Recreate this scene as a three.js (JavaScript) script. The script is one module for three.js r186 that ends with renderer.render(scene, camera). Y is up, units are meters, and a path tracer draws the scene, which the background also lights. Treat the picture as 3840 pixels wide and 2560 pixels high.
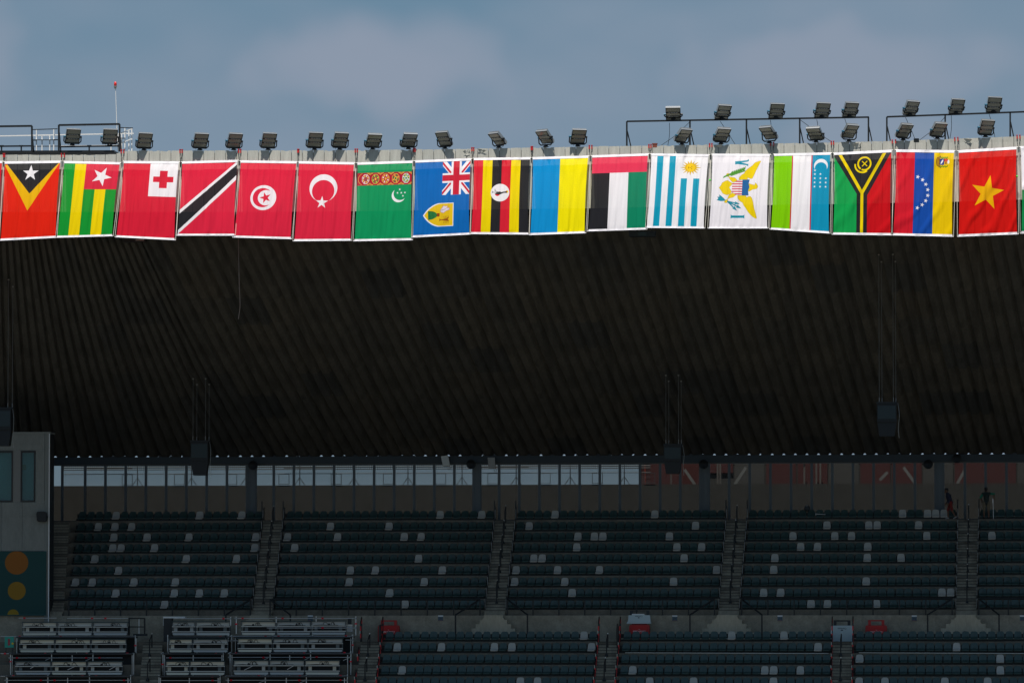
import * as THREE from 'three';
import { mergeGeometries } from 'three/addons/utils/BufferGeometryUtils.js';
import { MarchingCubes } from 'three/addons/objects/MarchingCubes.js';

// ------------------------------------------------------------------ camera, sky, sun, exposure
const scene = new THREE.Scene();
const renderer = new THREE.WebGLRenderer({ antialias: true });
renderer.toneMapping = THREE.LinearToneMapping;
renderer.toneMappingExposure = 1.45;
renderer.shadowMap.enabled = true;
const FOCAL = 19800;                                   // focal length in pixels of the 3840 px wide photograph (a long tele lens)
const camera = new THREE.PerspectiveCamera(2 * Math.atan(1280 / FOCAL) * 180 / Math.PI, 3840 / 2560, 1, 6000);
const YAW = 5 * Math.PI / 180, PITCH = 3.47 * Math.PI / 180;
camera.position.set(300 * Math.sin(YAW), 8, 300 * Math.cos(YAW));
camera.rotation.set(PITCH, YAW, 0, 'YXZ');
camera.updateMatrixWorld(true);
scene.add(camera);

function noise2(seed) {
  const h = (x, y) => { let n = Math.imul(x, 374761393) ^ Math.imul(y, 668265263) ^ Math.imul(seed, 1274126177); n = Math.imul(n ^ (n >>> 13), 1274126177); return ((n ^ (n >>> 16)) >>> 0) / 4294967296; };
  return (x, y) => {
    const i = Math.floor(x), j = Math.floor(y), u = x - i, v = y - j, a = u * u * (3 - 2 * u), b = v * v * (3 - 2 * v);
    return (h(i, j) * (1 - a) + h(i + 1, j) * a) * (1 - b) + (h(i, j + 1) * (1 - a) + h(i + 1, j + 1) * a) * b;
  };
}
const smooth = (a, b, x) => { const t = Math.min(1, Math.max(0, (x - a) / (b - a))); return t * t * (3 - 2 * t); };
{
  const W = 4096, H = 2048, d = new Float32Array(W * H * 4), n = noise2(7);
  const fbm = (x, y) => n(x, y) * 0.5 + n(x * 2.1 + 5, y * 2.1) * 0.26 + n(x * 4.3, y * 4.3 + 9) * 0.14 + n(x * 9.1, y * 9.1) * 0.07;
  for (let j = 0; j < H; j++) {
    const el = ((j + 0.5) / H - 0.5) * 180;
    for (let i = 0; i < W; i++) {
      const k = (j * W + i) * 4, az = ((i + 0.5) / W - 0.25) * 360 + 5;      // degrees from the view axis
      let r, g, b;
      if (el < -1.5) { r = 0.12; g = 0.13; b = 0.13; } else {
        const e = Math.max(0, el);
        const hz = Math.exp(-e / 3.6), t2 = 1 - Math.exp(-e / 20); r = 0.088 - 0.045 * t2 + 0.150 * hz; g = 0.196 - 0.085 * t2 + 0.062 * hz; b = 0.268 - 0.07 * t2 + 0.02 * hz;
        const s = 0.42 + 0.30 * smooth(0, 30, e);
        let c = smooth(0.36, 0.78, fbm(az * s * 0.42 + 3.1, e * s * 0.9 + 1.7)) * (0.55 + 0.4 * smooth(8, 25, e));  // denser cloud above the view, added to turn light in the stand neutral
        // the cloud bank left of the middle, one to the right and one at the left edge of the view
        const q = n(az * 1.7 + 40, e * 2.3) * 0.7 + n(az * 4.1, e * 5.3 + 8) * 0.3 - 0.5;
        const bank = (x, y, w, h) => { const u = (az - x) / w, v = (e - y) / h; return smooth(1.3, 0.3, Math.sqrt(u * u + v * v) + q * 0.55); };
        c = Math.max(c * 0.8 + 0.1 * n(az * 0.9 + 60, e * 2.2) + 0.08 * n(az * 2.6 + 9, e * 5), bank(-1.45, 6.45, 1.9, 0.72) * 0.84, bank(3.4, 6.45, 3.0, 0.75) * 0.8, bank(-6.1, 6.5, 1.2, 1.2) * 0.75, bank(1.9, 6.8, 2.4, 0.4) * 0.5, bank(4.0, 5.7, 1.6, 0.4) * 0.7);
        r += c * (0.238 - r); g += c * (0.258 - g); b += c * (0.315 - b);
      }
      d[k] = r * 0.83; d[k + 1] = g * 0.88; d[k + 2] = b * 0.91; d[k + 3] = 1;
    }
  }
  const sky = new THREE.DataTexture(d, W, H, THREE.RGBAFormat, THREE.FloatType);
  sky.mapping = THREE.EquirectangularReflectionMapping; sky.magFilter = THREE.LinearFilter; sky.minFilter = THREE.LinearFilter; sky.needsUpdate = true;
  scene.background = sky; scene.environment = sky;
}
const sun = new THREE.DirectionalLight(0xfff8ee, 5);
const SUN = new THREE.Vector3(-0.07, 0.95, 0.30).normalize();
sun.position.copy(SUN).multiplyScalar(120); sun.castShadow = true;
sun.shadow.mapSize.set(4096, 4096);
Object.assign(sun.shadow.camera, { left: -60, right: 60, top: 60, bottom: -60, near: 1, far: 260 });
scene.add(sun, sun.target);

// ------------------------------------------------------------------ helpers
let rs = 12345;
const rnd = () => { rs = (Math.imul(rs, 1664525) + 1013904223) | 0; return (rs >>> 0) / 4294967296; };
const rr = (a, b) => a + (b - a) * rnd();
const V = (x, y, z) => new THREE.Vector3(x, y, z);
/** The point on the plane z = const that lies behind a place of the photograph (a surveyor's sight line). */
function at(px, py, z) {
  const d = V((px - 1920) / FOCAL, -(py - 1280) / FOCAL, -1).applyQuaternion(camera.quaternion);
  return camera.position.clone().addScaledVector(d, (z - camera.position.z) / d.z);
}
const names = new Map(), origin = new WeakMap();
function numbered(name) { const k = names.get(name) || 0; names.set(name, k + 1); return k ? `${name}_${String(k).padStart(3, '0')}` : name; }
function thing(name, label, category, pos, group) {
  const o = new THREE.Group(); o.name = numbered(name); o.position.copy(pos); scene.add(o); origin.set(o, pos.clone());
  o.userData = { label, category }; if (group) o.userData.group = group;
  return o;
}
const clean = (g) => { g = g.index ? g.toNonIndexed() : g; for (const k of Object.keys(g.attributes)) if (!['position', 'normal', 'uv'].includes(k)) g.deleteAttribute(k); return g; };
const join = (list) => (list.length === 1 ? list[0] : mergeGeometries(list.map(clean)));
/** A named mesh under a parent, its geometry given in world coordinates. */
function part(parent, name, geos, mat, label) {
  const g = join(Array.isArray(geos) ? geos : [geos]), o = origin.get(parent);
  if (o) g.translate(-o.x, -o.y, -o.z);
  const m = new THREE.Mesh(g, mat); m.name = name; m.castShadow = m.receiveShadow = true; parent.add(m); if (o) origin.set(m, o);
  if (label) m.userData.label = label;
  return m;
}
function solo(name, geos, mat, label, category, group) {
  const g = join(Array.isArray(geos) ? geos : [geos]); g.computeBoundingBox();
  const c = g.boundingBox.getCenter(V()); c.y = g.boundingBox.min.y; g.translate(-c.x, -c.y, -c.z);
  const m = new THREE.Mesh(g, mat); m.name = numbered(name); m.position.copy(c); m.castShadow = m.receiveShadow = true; scene.add(m);
  m.userData = { label, category }; if (group) m.userData.group = group;
  return m;
}
const box = (x0, x1, y0, y1, z0, z1) => { const g = new THREE.BoxGeometry(Math.abs(x1 - x0), Math.abs(y1 - y0), Math.abs(z1 - z0)); g.translate((x0 + x1) / 2, (y0 + y1) / 2, (z0 + z1) / 2); return g; };
const bx = (c, w, h, d) => box(c.x - w / 2, c.x + w / 2, c.y - h / 2, c.y + h / 2, c.z - d / 2, c.z + d / 2);
const UP = V(0, 1, 0);
function tube(a, b, r, seg = 6, r2 = r) {
  const d = b.clone().sub(a), g = new THREE.CylinderGeometry(r2, r, d.length(), seg);
  g.applyQuaternion(new THREE.Quaternion().setFromUnitVectors(UP, d.clone().normalize())); g.translate((a.x + b.x) / 2, (a.y + b.y) / 2, (a.z + b.z) / 2);
  return g;
}
/** A square bar between two points. */
function bar(a, b, w, d = w) {
  const dir = b.clone().sub(a), g = new THREE.BoxGeometry(w, dir.length(), d), z = V(0, 0, 1);
  const y = dir.clone().normalize(); let x = new THREE.Vector3().crossVectors(y, z); if (x.lengthSq() < 1e-6) x.set(1, 0, 0); x.normalize();
  const zz = new THREE.Vector3().crossVectors(x, y); g.applyMatrix4(new THREE.Matrix4().makeBasis(x, y, zz)); g.translate((a.x + b.x) / 2, (a.y + b.y) / 2, (a.z + b.z) / 2);
  return g;
}
const cable = (pts, r, n = 24, seg = 5) => new THREE.TubeGeometry(new THREE.CatmullRomCurve3(pts), n, r, seg);
/** A solid with a flat outline (list of [x, y]) and depth, standing at z0..z1. */
function prism(outline, z0, z1) {
  const s = new THREE.Shape(outline.map(([x, y]) => new THREE.Vector2(x, y))), g = new THREE.ExtrudeGeometry(s, { depth: z1 - z0, bevelEnabled: false }); g.translate(0, 0, z0); return g;
}
const C = (r, g, b) => new THREE.Color().setRGB(r, g, b);
const M = (r, g, b, rough = 0.8, metal = 0, more = {}) => new THREE.MeshStandardMaterial({ color: C(r, g, b), roughness: rough, metalness: metal, ...more });
const ORD = ['first', 'second', 'third', 'fourth', 'fifth', 'sixth', 'seventh', 'eighth', 'ninth', 'tenth', 'eleventh', 'twelfth', 'thirteenth', 'fourteenth', 'fifteenth', 'sixteenth', 'seventeenth', 'eighteenth', 'nineteenth', 'twentieth'];

// grain: a grey map around white, coarse and fine noise with stains
function grain(seed, lo, hi, sx, sy, stain = 0) {
  const N = 512, d = new Uint8Array(N * N * 4), n = noise2(seed);
  for (let j = 0; j < N; j++) for (let i = 0; i < N; i++) {
    const x = i / N, y = j / N, k = (j * N + i) * 4;
    let v = n(x * 60 * sx, y * 60 * sy) * 0.35 + n(x * 13 * sx + 9, y * 13 * sy) * 0.35 + n(x * 200, y * 200) * 0.3;
    if (stain) v -= stain * smooth(0.58, 0.8, n(x * 9 * sx + 30, y * 5 * sy));
    const c = 255 * Math.min(1, Math.max(0, lo + (hi - lo) * v)); d[k] = d[k + 1] = d[k + 2] = c; d[k + 3] = 255;
  }
  const t = new THREE.DataTexture(d, N, N); t.wrapS = t.wrapT = THREE.RepeatWrapping; t.magFilter = THREE.LinearFilter; t.minFilter = THREE.LinearMipmapLinearFilter; t.generateMipmaps = true; t.colorSpace = THREE.SRGBColorSpace; t.needsUpdate = true; return t;
}
const gConc = grain(3, 0.78, 1.05, 1, 1, 0.22), gMetal = grain(5, 0.84, 1.04, 1, 0.3), gRoof = grain(9, 0.7, 1.05, 1, 0.4, 0.3);
/** uv in metres from the position (x along, y/z up). */
function metres(g, s = 0.25) {
  const p = g.attributes.position, nn = g.attributes.normal, uv = new Float32Array(p.count * 2);
  for (let i = 0; i < p.count; i++) {
    const ax = Math.abs(nn.getX(i)), ay = Math.abs(nn.getY(i));
    uv[2 * i] = (ax > 0.7 ? p.getZ(i) : p.getX(i)) * s; uv[2 * i + 1] = (ay > 0.7 ? p.getZ(i) : p.getY(i)) * s;
  }
  g.setAttribute('uv', new THREE.BufferAttribute(uv, 2)); return g;
}
const mConc = M(0.36, 0.325, 0.255, 0.9, 0, { map: gConc }), mConcDark = M(0.20, 0.177, 0.14, 0.9, 0, { map: gConc }), mWall = M(0.40, 0.355, 0.275, 0.9, 0, { map: gConc }), mPyrLit = M(0.47, 0.42, 0.325, 0.9, 0, { map: gMetal });  // pyramid concrete is paler than the wall: stronger light there painted in
const mBlack = M(0.012, 0.014, 0.016, 0.45, 0.2), mSteel = M(0.5, 0.52, 0.53, 0.35, 0.8), mDark = M(0.02, 0.024, 0.028, 0.6), mWhite = M(0.75, 0.76, 0.76, 0.5), mRed = M(0.55, 0.015, 0.02, 0.5);
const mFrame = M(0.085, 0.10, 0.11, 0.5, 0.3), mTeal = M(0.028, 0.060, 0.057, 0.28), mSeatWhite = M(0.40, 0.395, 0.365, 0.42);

// ------------------------------------------------------------------ ground
{
  const g = new THREE.PlaneGeometry(9000, 9000); g.rotateX(-Math.PI / 2);
  const uv = g.attributes.uv; for (let i = 0; i < uv.count; i++) uv.setXY(i, uv.getX(i) * 900, uv.getY(i) * 900);
  const m = new THREE.Mesh(g, M(0.06, 0.058, 0.042, 0.95, 0, { map: gConc })); m.name = 'ground'; m.receiveShadow = true; m.userData = { kind: 'structure', label: 'dark sports ground in front of the grandstand' }; scene.add(m);
}

// ------------------------------------------------------------------ terraces
const XL = at(-900, 2000, 6).x, XR = at(4800, 2000, 6).x;                      // the stand goes on beyond both edges of the view
const LIP_U = [1937, 1980, 2020, 2060.5, 2102, 2146, 2190, 2232, 2274], LIP_L = [2393, 2436, 2479.5, 2523, 2566];
const zU = (k) => 0.95 + 0.9 * k, zL = (k) => 11.3 + 0.9 * k;                    // where the backs of the seats stand
const floorU = LIP_U.map((p, k) => at(2400, p, zU(k) + 0.42).y - 0.18), floorL = LIP_L.map((p, k) => at(2400, p, zL(k) + 0.42).y - 0.18);
for (let k = 5; k < 9; k++) floorL.push(floorL[k - 1] - 0.62);
const lineX = (x0, y0, x1, y1) => (py) => x0 + (x1 - x0) * (py - y0) / (y1 - y0);
const ledgeY = at(2400, 2307, 9.35).y, gangY = floorL[0] + 0.02, LEDGE_Z = 9.42;
const stand = thing('grandstand', 'dark concrete grandstand terraces with stairways and a gangway wall', 'grandstand', V(0, 0, 8));
for (let k = 0; k < 9; k++) {
  const z1 = k < 8 ? zU(k) + 0.65 : 8.95, z0 = k ? zU(k - 1) + 0.65 : -1.0, low = k < 8 ? floorU[k + 1] : ledgeY;
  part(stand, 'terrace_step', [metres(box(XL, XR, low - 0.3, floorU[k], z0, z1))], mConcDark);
}
part(stand, 'ledge', metres(box(XL, XR, ledgeY - 0.25, ledgeY, 8.9, LEDGE_Z)), mWall);
part(stand, 'gangway_wall', metres(box(XL, XR, 0, ledgeY - 0.012, 8.2, LEDGE_Z - 0.02)), mWall);
for (let k = 0; k < 9; k++) {
  const z1 = zL(k) + 0.65, z0 = k ? zL(k - 1) + 0.65 : LEDGE_Z - 0.02;
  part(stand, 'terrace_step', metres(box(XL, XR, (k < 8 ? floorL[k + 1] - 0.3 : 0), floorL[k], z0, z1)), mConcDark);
}
part(stand, 'base_wall', metres(box(XL, XR, 0, floorL[8] - 0.3, 8.5, zL(8) + 0.6)), mWall);
part(stand, 'back_wall', metres(box(XL, XR, 0, floorU[0] - 0.2, -1.5, 0.2)), mWall);

// stairways: four small steps to each row
const stU = [lineX(1026, 1931, 983, 2290), lineX(1897, 1931, 1857, 2290), lineX(2765, 1931, 2734, 2290), lineX(3633, 1931, 3625, 2290)];
const stL = [lineX(574, 2387, 560, 2560), lineX(1394, 2380, 1372, 2560), lineX(2287, 2375, 2269, 2560), lineX(3160, 2372, 3157, 2560)];
const W_U = 1.13, W_L = 1.08;
const LEFT_STAIR = lineX(228, 1931, 205, 2290);
const upX = (line, k) => at(line(LIP_U[k] + 12), LIP_U[k] + 12, zU(k) + 0.6).x;
const loX = (line, k) => at(line(LIP_L[k] + 12), LIP_L[k] + 12, zL(k) + 0.6).x;
const stepGeo = [];
[...stU, LEFT_STAIR].forEach((line, s) => {
  const geos = [], nos = [], w = s === 4 ? 0.95 : W_U;
  for (let k = 0; k < 8; k++) for (let j = 1; j < 4; j++) {
    const y0 = floorU[k + 1], h = (floorU[k] - y0) / 4 * j, x = upX(line, k) + (upX(line, k + 1) - upX(line, k)) * (4 - j) / 4, zr = zU(k) + 0.65;
    geos.push(metres(box(x - w / 2, x + w / 2, y0 + 0.004, y0 + h, zr + 0.003, zr + 0.225 * (4 - j)))); nos.push(box(x - w / 2 - 0.002, x + w / 2 + 0.002, y0 + h - 0.022, y0 + h + 0.006, zr + 0.225 * (4 - j) - 0.05, zr + 0.225 * (4 - j) + 0.012)); if (j === 1) nos.push(box(x - w / 2, x + w / 2, floorU[k] - 0.022, floorU[k] + 0.006, zr - 0.05, zr + 0.012));
  }
  const x = upX(line, 8), n = 5, z8 = 8.95;
  for (let j = 1; j < n; j++) { const h = (floorU[8] - ledgeY) / n * (n - j); geos.push(metres(box(x - w / 2, x + w / 2, ledgeY + 0.003, ledgeY + h, z8 + 0.003, z8 + 0.09 * j))); }
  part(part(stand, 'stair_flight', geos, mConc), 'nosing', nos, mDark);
});
stL.forEach((line) => {
  const geos = [], nos = [];
  for (let k = 0; k < 6; k++) for (let j = 1; j < 4; j++) {
    const kk = Math.min(k, 4), y0 = floorL[k + 1], h = (floorL[k] - y0) / 4 * j, xa = loX(line, kk), xb = loX(line, Math.min(k + 1, 4)), x = xa + (xb - xa) * (4 - j) / 4, zr = zL(k) + 0.65;
    geos.push(metres(box(x - W_L / 2, x + W_L / 2, y0 + 0.004, y0 + h, zr + 0.003, zr + 0.225 * (4 - j)))); nos.push(box(x - W_L / 2 - 0.002, x + W_L / 2 + 0.002, y0 + h - 0.022, y0 + h + 0.006, zr + 0.225 * (4 - j) - 0.05, zr + 0.225 * (4 - j) + 0.012)); if (j === 1) nos.push(box(x - W_L / 2, x + W_L / 2, floorL[k] - 0.022, floorL[k] + 0.006, zr - 0.05, zr + 0.012));
  }
  part(part(stand, 'stair_flight', geos, mConc), 'nosing', nos, mDark);
});
// pyramid shaped double stairs from the gangway up to each upper stairway
[[935, 1006, 868, 1075], [1814, 1886, 1738, 1962], [2689, 2766, 2597, 2850], [3587, 3660, 3491, 3755]].forEach(([a, b, c, d]) => {
  const z0 = LEDGE_Z - 0.012, z1 = LEDGE_Z + 0.75, X = (p) => at(p, 2340, z1).x, n = 5, h = ledgeY - gangY, xa = X(a), xb = X(b), xc = X(c), xd = X(d), o = [];
  o.push([xc, gangY + 0.003]); for (let i = 0; i < n; i++) { const y = gangY + h * (i + 1) / (n + 1), x = xc + (xa - xc) * i / n, x2 = xc + (xa - xc) * (i + 1) / n; o.push([x, y], [x2, y]); }
  o.push([xa, ledgeY + 0.01], [xb, ledgeY + 0.01]);
  for (let i = n - 1; i >= 0; i--) { const y = gangY + h * (i + 1) / (n + 1), x = xd + (xb - xd) * i / n, x2 = xd + (xb - xd) * (i + 1) / n; o.push([x2, y], [x, y]); }
  o.push([xd, gangY + 0.003]);
  const f = prism([[xc + 0.2, gangY + 0.003], [xa + 0.05, ledgeY - 0.04], [xb - 0.05, ledgeY - 0.04], [xd - 0.2, gangY + 0.003]], z1 - 0.02, z1 + 0.03);
  part(stand, 'pyramid_stair', [metres(prism(o, z0, z1)), metres(f)], mPyrLit);
});
// expansion joints: upright grooves' cover strips on the ledge wall
part(stand, 'conduit', [[2345, 3108], [3222, 3900]].map(([a, b]) => tube(at(a, 2447, zL(1) + 0.68), at(b, 2450, zL(1) + 0.68), 0.025, 6)), M(0.55, 0.54, 0.5, 0.5), 'thin pale pipe fixed along the riser of the lower rows');
// black rails carrying the seats; their bars paint in shade under and between seats
const seatRailsAndShade = (y, z, x0, x1) => part(stand, 'seat_rail_and_shade', [box(x0, x1, y + 0.012, y + 0.13, z + 0.24, z + 0.32), box(x0, x1, y + 0.2, y + 0.42, z - 0.115, z - 0.085), ...Array.from({ length: Math.max(1, Math.round((x1 - x0) / 1.5)) }, (_, i) => box(x0 + 0.4 + i * 1.5, x0 + 0.45 + i * 1.5, y, y + 0.14, z - 0.08, z + 0.235))], mBlack);

// ------------------------------------------------------------------ seats
const seatGeo = (() => {
  const prof = [[0.44, -0.075], [0.468, -0.035], [0.43, 0.015], [0.26, -0.025], [0.15, -0.02], [0.085, 0.035], [0.04, 0.11], [0.0, 0.21], [-0.035, 0.30], [-0.052, 0.35], [-0.06, 0.378]];
  const half = [0.20, 0.205, 0.208, 0.21, 0.21, 0.212, 0.210, 0.202, 0.186, 0.160, 0.09], nu = 6, pos = [], idx = [], T = 0.016;
  for (const side of [0, 1]) prof.forEach(([z, y], v) => {
    for (let u = 0; u <= nu; u++) {
      const s = u / nu * 2 - 1, up = v > 5 ? 1 : 0, dish = 0.035 * (s * s) * (v > 2 && v < 10 ? 1 : 0.3);
      pos.push(s * half[v], y + (up ? 0 : dish * 0.7) - (up ? 0 : side * T), z + (up ? dish : 0) - (up || v < 2 ? side * T : 0));
    }
  });
  const R = nu + 1, L = prof.length * R;
  for (let v = 0; v < prof.length - 1; v++) for (let u = 0; u < nu; u++) {
    const a = v * R + u, b = a + 1, c = a + R, d = c + 1;
    idx.push(a, b, d, a, d, c, L + a, L + d, L + b, L + a, L + c, L + d);
    if (u === 0) idx.push(a, c, L + c, a, L + c, L + a);
    if (u === nu - 1) idx.push(b, L + d, d, b, L + b, L + d);
  }
  for (let u = 0; u < nu; u++) { const a = u, t = (prof.length - 1) * R + u; idx.push(a, L + a + 1, a + 1, a, L + a, L + a + 1, t, t + 1, L + t + 1, t, L + t + 1, L + t); }
  const g = new THREE.BufferGeometry(); g.setAttribute('position', new THREE.Float32BufferAttribute(pos, 3)); g.setIndex(idx);
  g.computeVertexNormals(); return g;
})();
const WHITE_U = [[425, 730, 911, 1660, 1810, 2084, 2467, 3385, 3479, 3510, 3541], [362, 427, 491, 1245, 1467, 1983, 2613, 3087, 3252, 3285, 3445], [420, 550, 713, 958, 1080, 1272, 1527, 1587, 2171, 2237, 2270, 2516, 2986, 3118, 3184, 3476, 3729],
  [417, 450, 581, 953, 1105, 2167, 2540, 2633, 3014, 3080, 3247], [349, 702, 887, 1572, 2002, 2035, 2568, 2911, 3244, 3375], [444, 1321, 1412, 1658, 1932, 2096, 2251, 2686, 2908], [278, 343, 500, 656, 1312, 1589, 1928, 2120, 2524, 3240], [429, 647, 742, 836, 1460, 2144, 2866, 2933, 3530, 3563], [600, 1513, 3030, 3099, 3303]];
const WHITE_L = [[2196, 2747, 2940], [1488, 1652, 1842, 1904, 2222, 3066, 3577], [3228, 3750], [1504, 2370, 2864, 2897, 2995, 3746], [1943, 2008, 2432, 2598, 2893, 3224, 3328, 3540, 3709]];
const spareDark = [], mk = new THREE.Matrix4();
let darkCount = 0;
function seatRow(tier, block, k, pxa, pxb, pitch, whites, y, z, nBlocks) {
  const n = Math.max(1, Math.round((pxb - pxa) / pitch)), step = (pxb - pxa) / n, lipPy = (tier === 'upper' ? LIP_U : LIP_L)[k];
  const white = new Set(); whites.forEach((w) => { const i = Math.round((w - pxa) / step - 0.5); if (i >= 0 && i < n && w > pxa - 8 && w < pxb + 8) white.add(i); });
  for (let i = 0; i < n; i++) {
    const px = pxa + step * (i + 0.5); if (px > 3862) break;
    const x = at(px, lipPy, z + 0.42).x + rr(-0.012, 0.012), isW = white.has(i), yy = y + 0.18, ry = rr(-0.03, 0.03), wide = rr(0.97, 1.02);
    if (!isW && (tier === 'upper' || darkCount >= 300)) { spareDark.push(mk.compose(V(x, yy, z), new THREE.Quaternion().setFromEuler(new THREE.Euler(rr(-0.02, 0.02), ry, 0)), V(wide, 1, 1)).clone()); continue; }
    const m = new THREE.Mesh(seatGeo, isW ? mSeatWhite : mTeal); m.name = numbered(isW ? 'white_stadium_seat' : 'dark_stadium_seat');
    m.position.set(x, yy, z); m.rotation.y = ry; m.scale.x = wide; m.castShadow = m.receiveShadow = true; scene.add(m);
    const fromLeft = block === nBlocks - 1 || i < n / 2, q = fromLeft ? i : n - 1 - i;
    m.userData = { label: `${isW ? 'white' : 'dark teal'} seat ${ORD[q] || 'middle'} from ${fromLeft ? 'left' : 'right'}, ${ORD[k]} row down, ${ORD[block]} ${tier} block from left`, category: 'seat', group: isW ? 'white seats scattered in the stand' : 'dark teal seats of the lower rows' };
    if (!isW) darkCount++;
  }
}
for (let k = 0; k < 9; k++) {
  const p = LIP_U[k], e = [lineX(286, 1931, 250, 2280)(p)];
  stU.forEach((l) => e.push(l(p) - 41, l(p) + 41)); e.push(4480);
  for (let b = 0; b < 5; b++) {
    seatRow('upper', b, k, e[2 * b] + 3, e[2 * b + 1] - 3, 31.4, WHITE_U[k], floorU[k], zU(k), 5);
    seatRailsAndShade(floorU[k], zU(k), at(e[2 * b] + 2, p, zU(k)).x, at(Math.min(e[2 * b + 1] - 2, 4300), p, zU(k)).x);
  }
}
for (let k = 0; k < 5; k++) {
  const p = LIP_L[k], e = [stL[1](p) + 46, stL[2](p) - 44, stL[2](p) + 47, stL[3](p) - 38, stL[3](p) + 47, 4400];
  for (let b = 0; b < 3; b++) {
    seatRow('lower', b, k, e[2 * b] + 3, e[2 * b + 1] - 3, 32.6, WHITE_L[k], floorL[k], zL(k), 3);
    seatRailsAndShade(floorL[k], zL(k), at(e[2 * b] - 4, p, zL(k)).x, at(Math.min(e[2 * b + 1] + 2, 4300), p, zL(k)).x);
  }
}
{
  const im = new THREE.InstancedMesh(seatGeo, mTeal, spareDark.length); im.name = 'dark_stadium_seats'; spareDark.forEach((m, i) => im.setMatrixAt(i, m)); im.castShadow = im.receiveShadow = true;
  im.userData = { kind: 'stuff', label: 'mass of dark teal plastic seats filling the upper terraces', category: 'seats' }; scene.add(im);
}

// ------------------------------------------------------------------ rails on the stairs and at the row ends
const mTip = M(0.8, 0.8, 0.78, 0.25, 0.6);
stU.forEach((line, s) => {
  for (let i = 0; i < 6; i++) {
    const k = 0.15 + i * 1.33, z = zU(k) + 0.75, kk = Math.min(7, Math.floor(k)), fr = k - kk, y = floorU[kk] + (floorU[kk + 1] - floorU[kk]) * fr + 0.02, py = LIP_U[kk] + (LIP_U[kk + 1] - LIP_U[kk]) * fr + 12, x = at(line(py) + 2, py, z).x;
    const o = thing('stair_handrail', `black central handrail, ${ORD[i]} from top of ${ORD[s]} upper stairway`, 'handrail', V(x, y - 0.3, z), 'central handrails of the upper stairways');
    const t1 = V(x, y + 0.86, z), t2 = V(x - 0.01, y + 0.52, z + 0.5);
    part(o, 'post', [tube(V(x, y - 0.1, z), t1, 0.03, 8)], mBlack); part(o, 'post', [tube(V(x - 0.01, y - 0.42, z + 0.5), t2, 0.03, 8)], mBlack);
    part(o, 'rail', [tube(t1, t2, 0.028, 8)], mBlack); part(o, 'foot', [tube(V(x, y - 0.42, z + 0.5), V(x, y - 0.28, z + 0.5), 0.085, 8, 0.045)], mBlack); part(o, 'tip', [tube(t1, t1.clone().add(V(0, 0.05, 0.01)), 0.028, 8, 0.02)], mTip);
  }
  for (let k = 0; k < 9; k++) for (const sd of [-1, 1]) {
    const x = at(line(LIP_U[k]) + sd * 39, LIP_U[k], zU(k) + 0.4).x, y = floorU[k], z = zU(k);
    const o = thing('row_end_rail', `black row end rail, ${sd < 0 ? 'left' : 'right'} side of ${ORD[s]} upper stairway, ${ORD[k]} row down`, 'rail', V(x, y, z), 'row end rails of the upper rows');
    part(o, 'hoop', [bar(V(x, y, z + 0.02), V(x, y + 0.78, z + 0.02), 0.04), bar(V(x, y, z + 0.5), V(x, y + 0.62, z + 0.5), 0.04), bar(V(x, y + 0.77, z + 0.0), V(x, y + 0.61, z + 0.51), 0.038)], mBlack); part(o, 'side_plate', [box(x - 0.006, x + 0.006, y + 0.08, y + 0.58, z + 0.05, z + 0.47)], mBlack);
    part(o, 'edge_strip', [box(x - 0.008, x + 0.008, y + 0.1, y + 0.6, z + 0.521, z + 0.53)], M(0.35, 0.36, 0.36, 0.4, 0.5));
  }
  if (true) for (const sd of [-1, 1]) {
    const x = at(line(1931) + sd * 40, 1931, 0.3).x, y = floorU[0];
    const o = thing('landing_post', `black post at ${sd < 0 ? 'left' : 'right'} head of ${ORD[s]} upper stairway`, 'post', V(x, y, 0.85), 'posts at the heads of the stairways');
    part(o, 'shaft', [bar(V(x, y, 0.85), V(x, y + 1.08, 0.85), 0.07)], mBlack); part(o, 'cap', [bx(V(x, y + 1.1, 0.85), 0.1, 0.04, 0.1)], mBlack); part(o, 'foot_plate', [bx(V(x, y + 0.012, 0.85), 0.16, 0.02, 0.16)], mBlack);
  }
});
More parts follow.
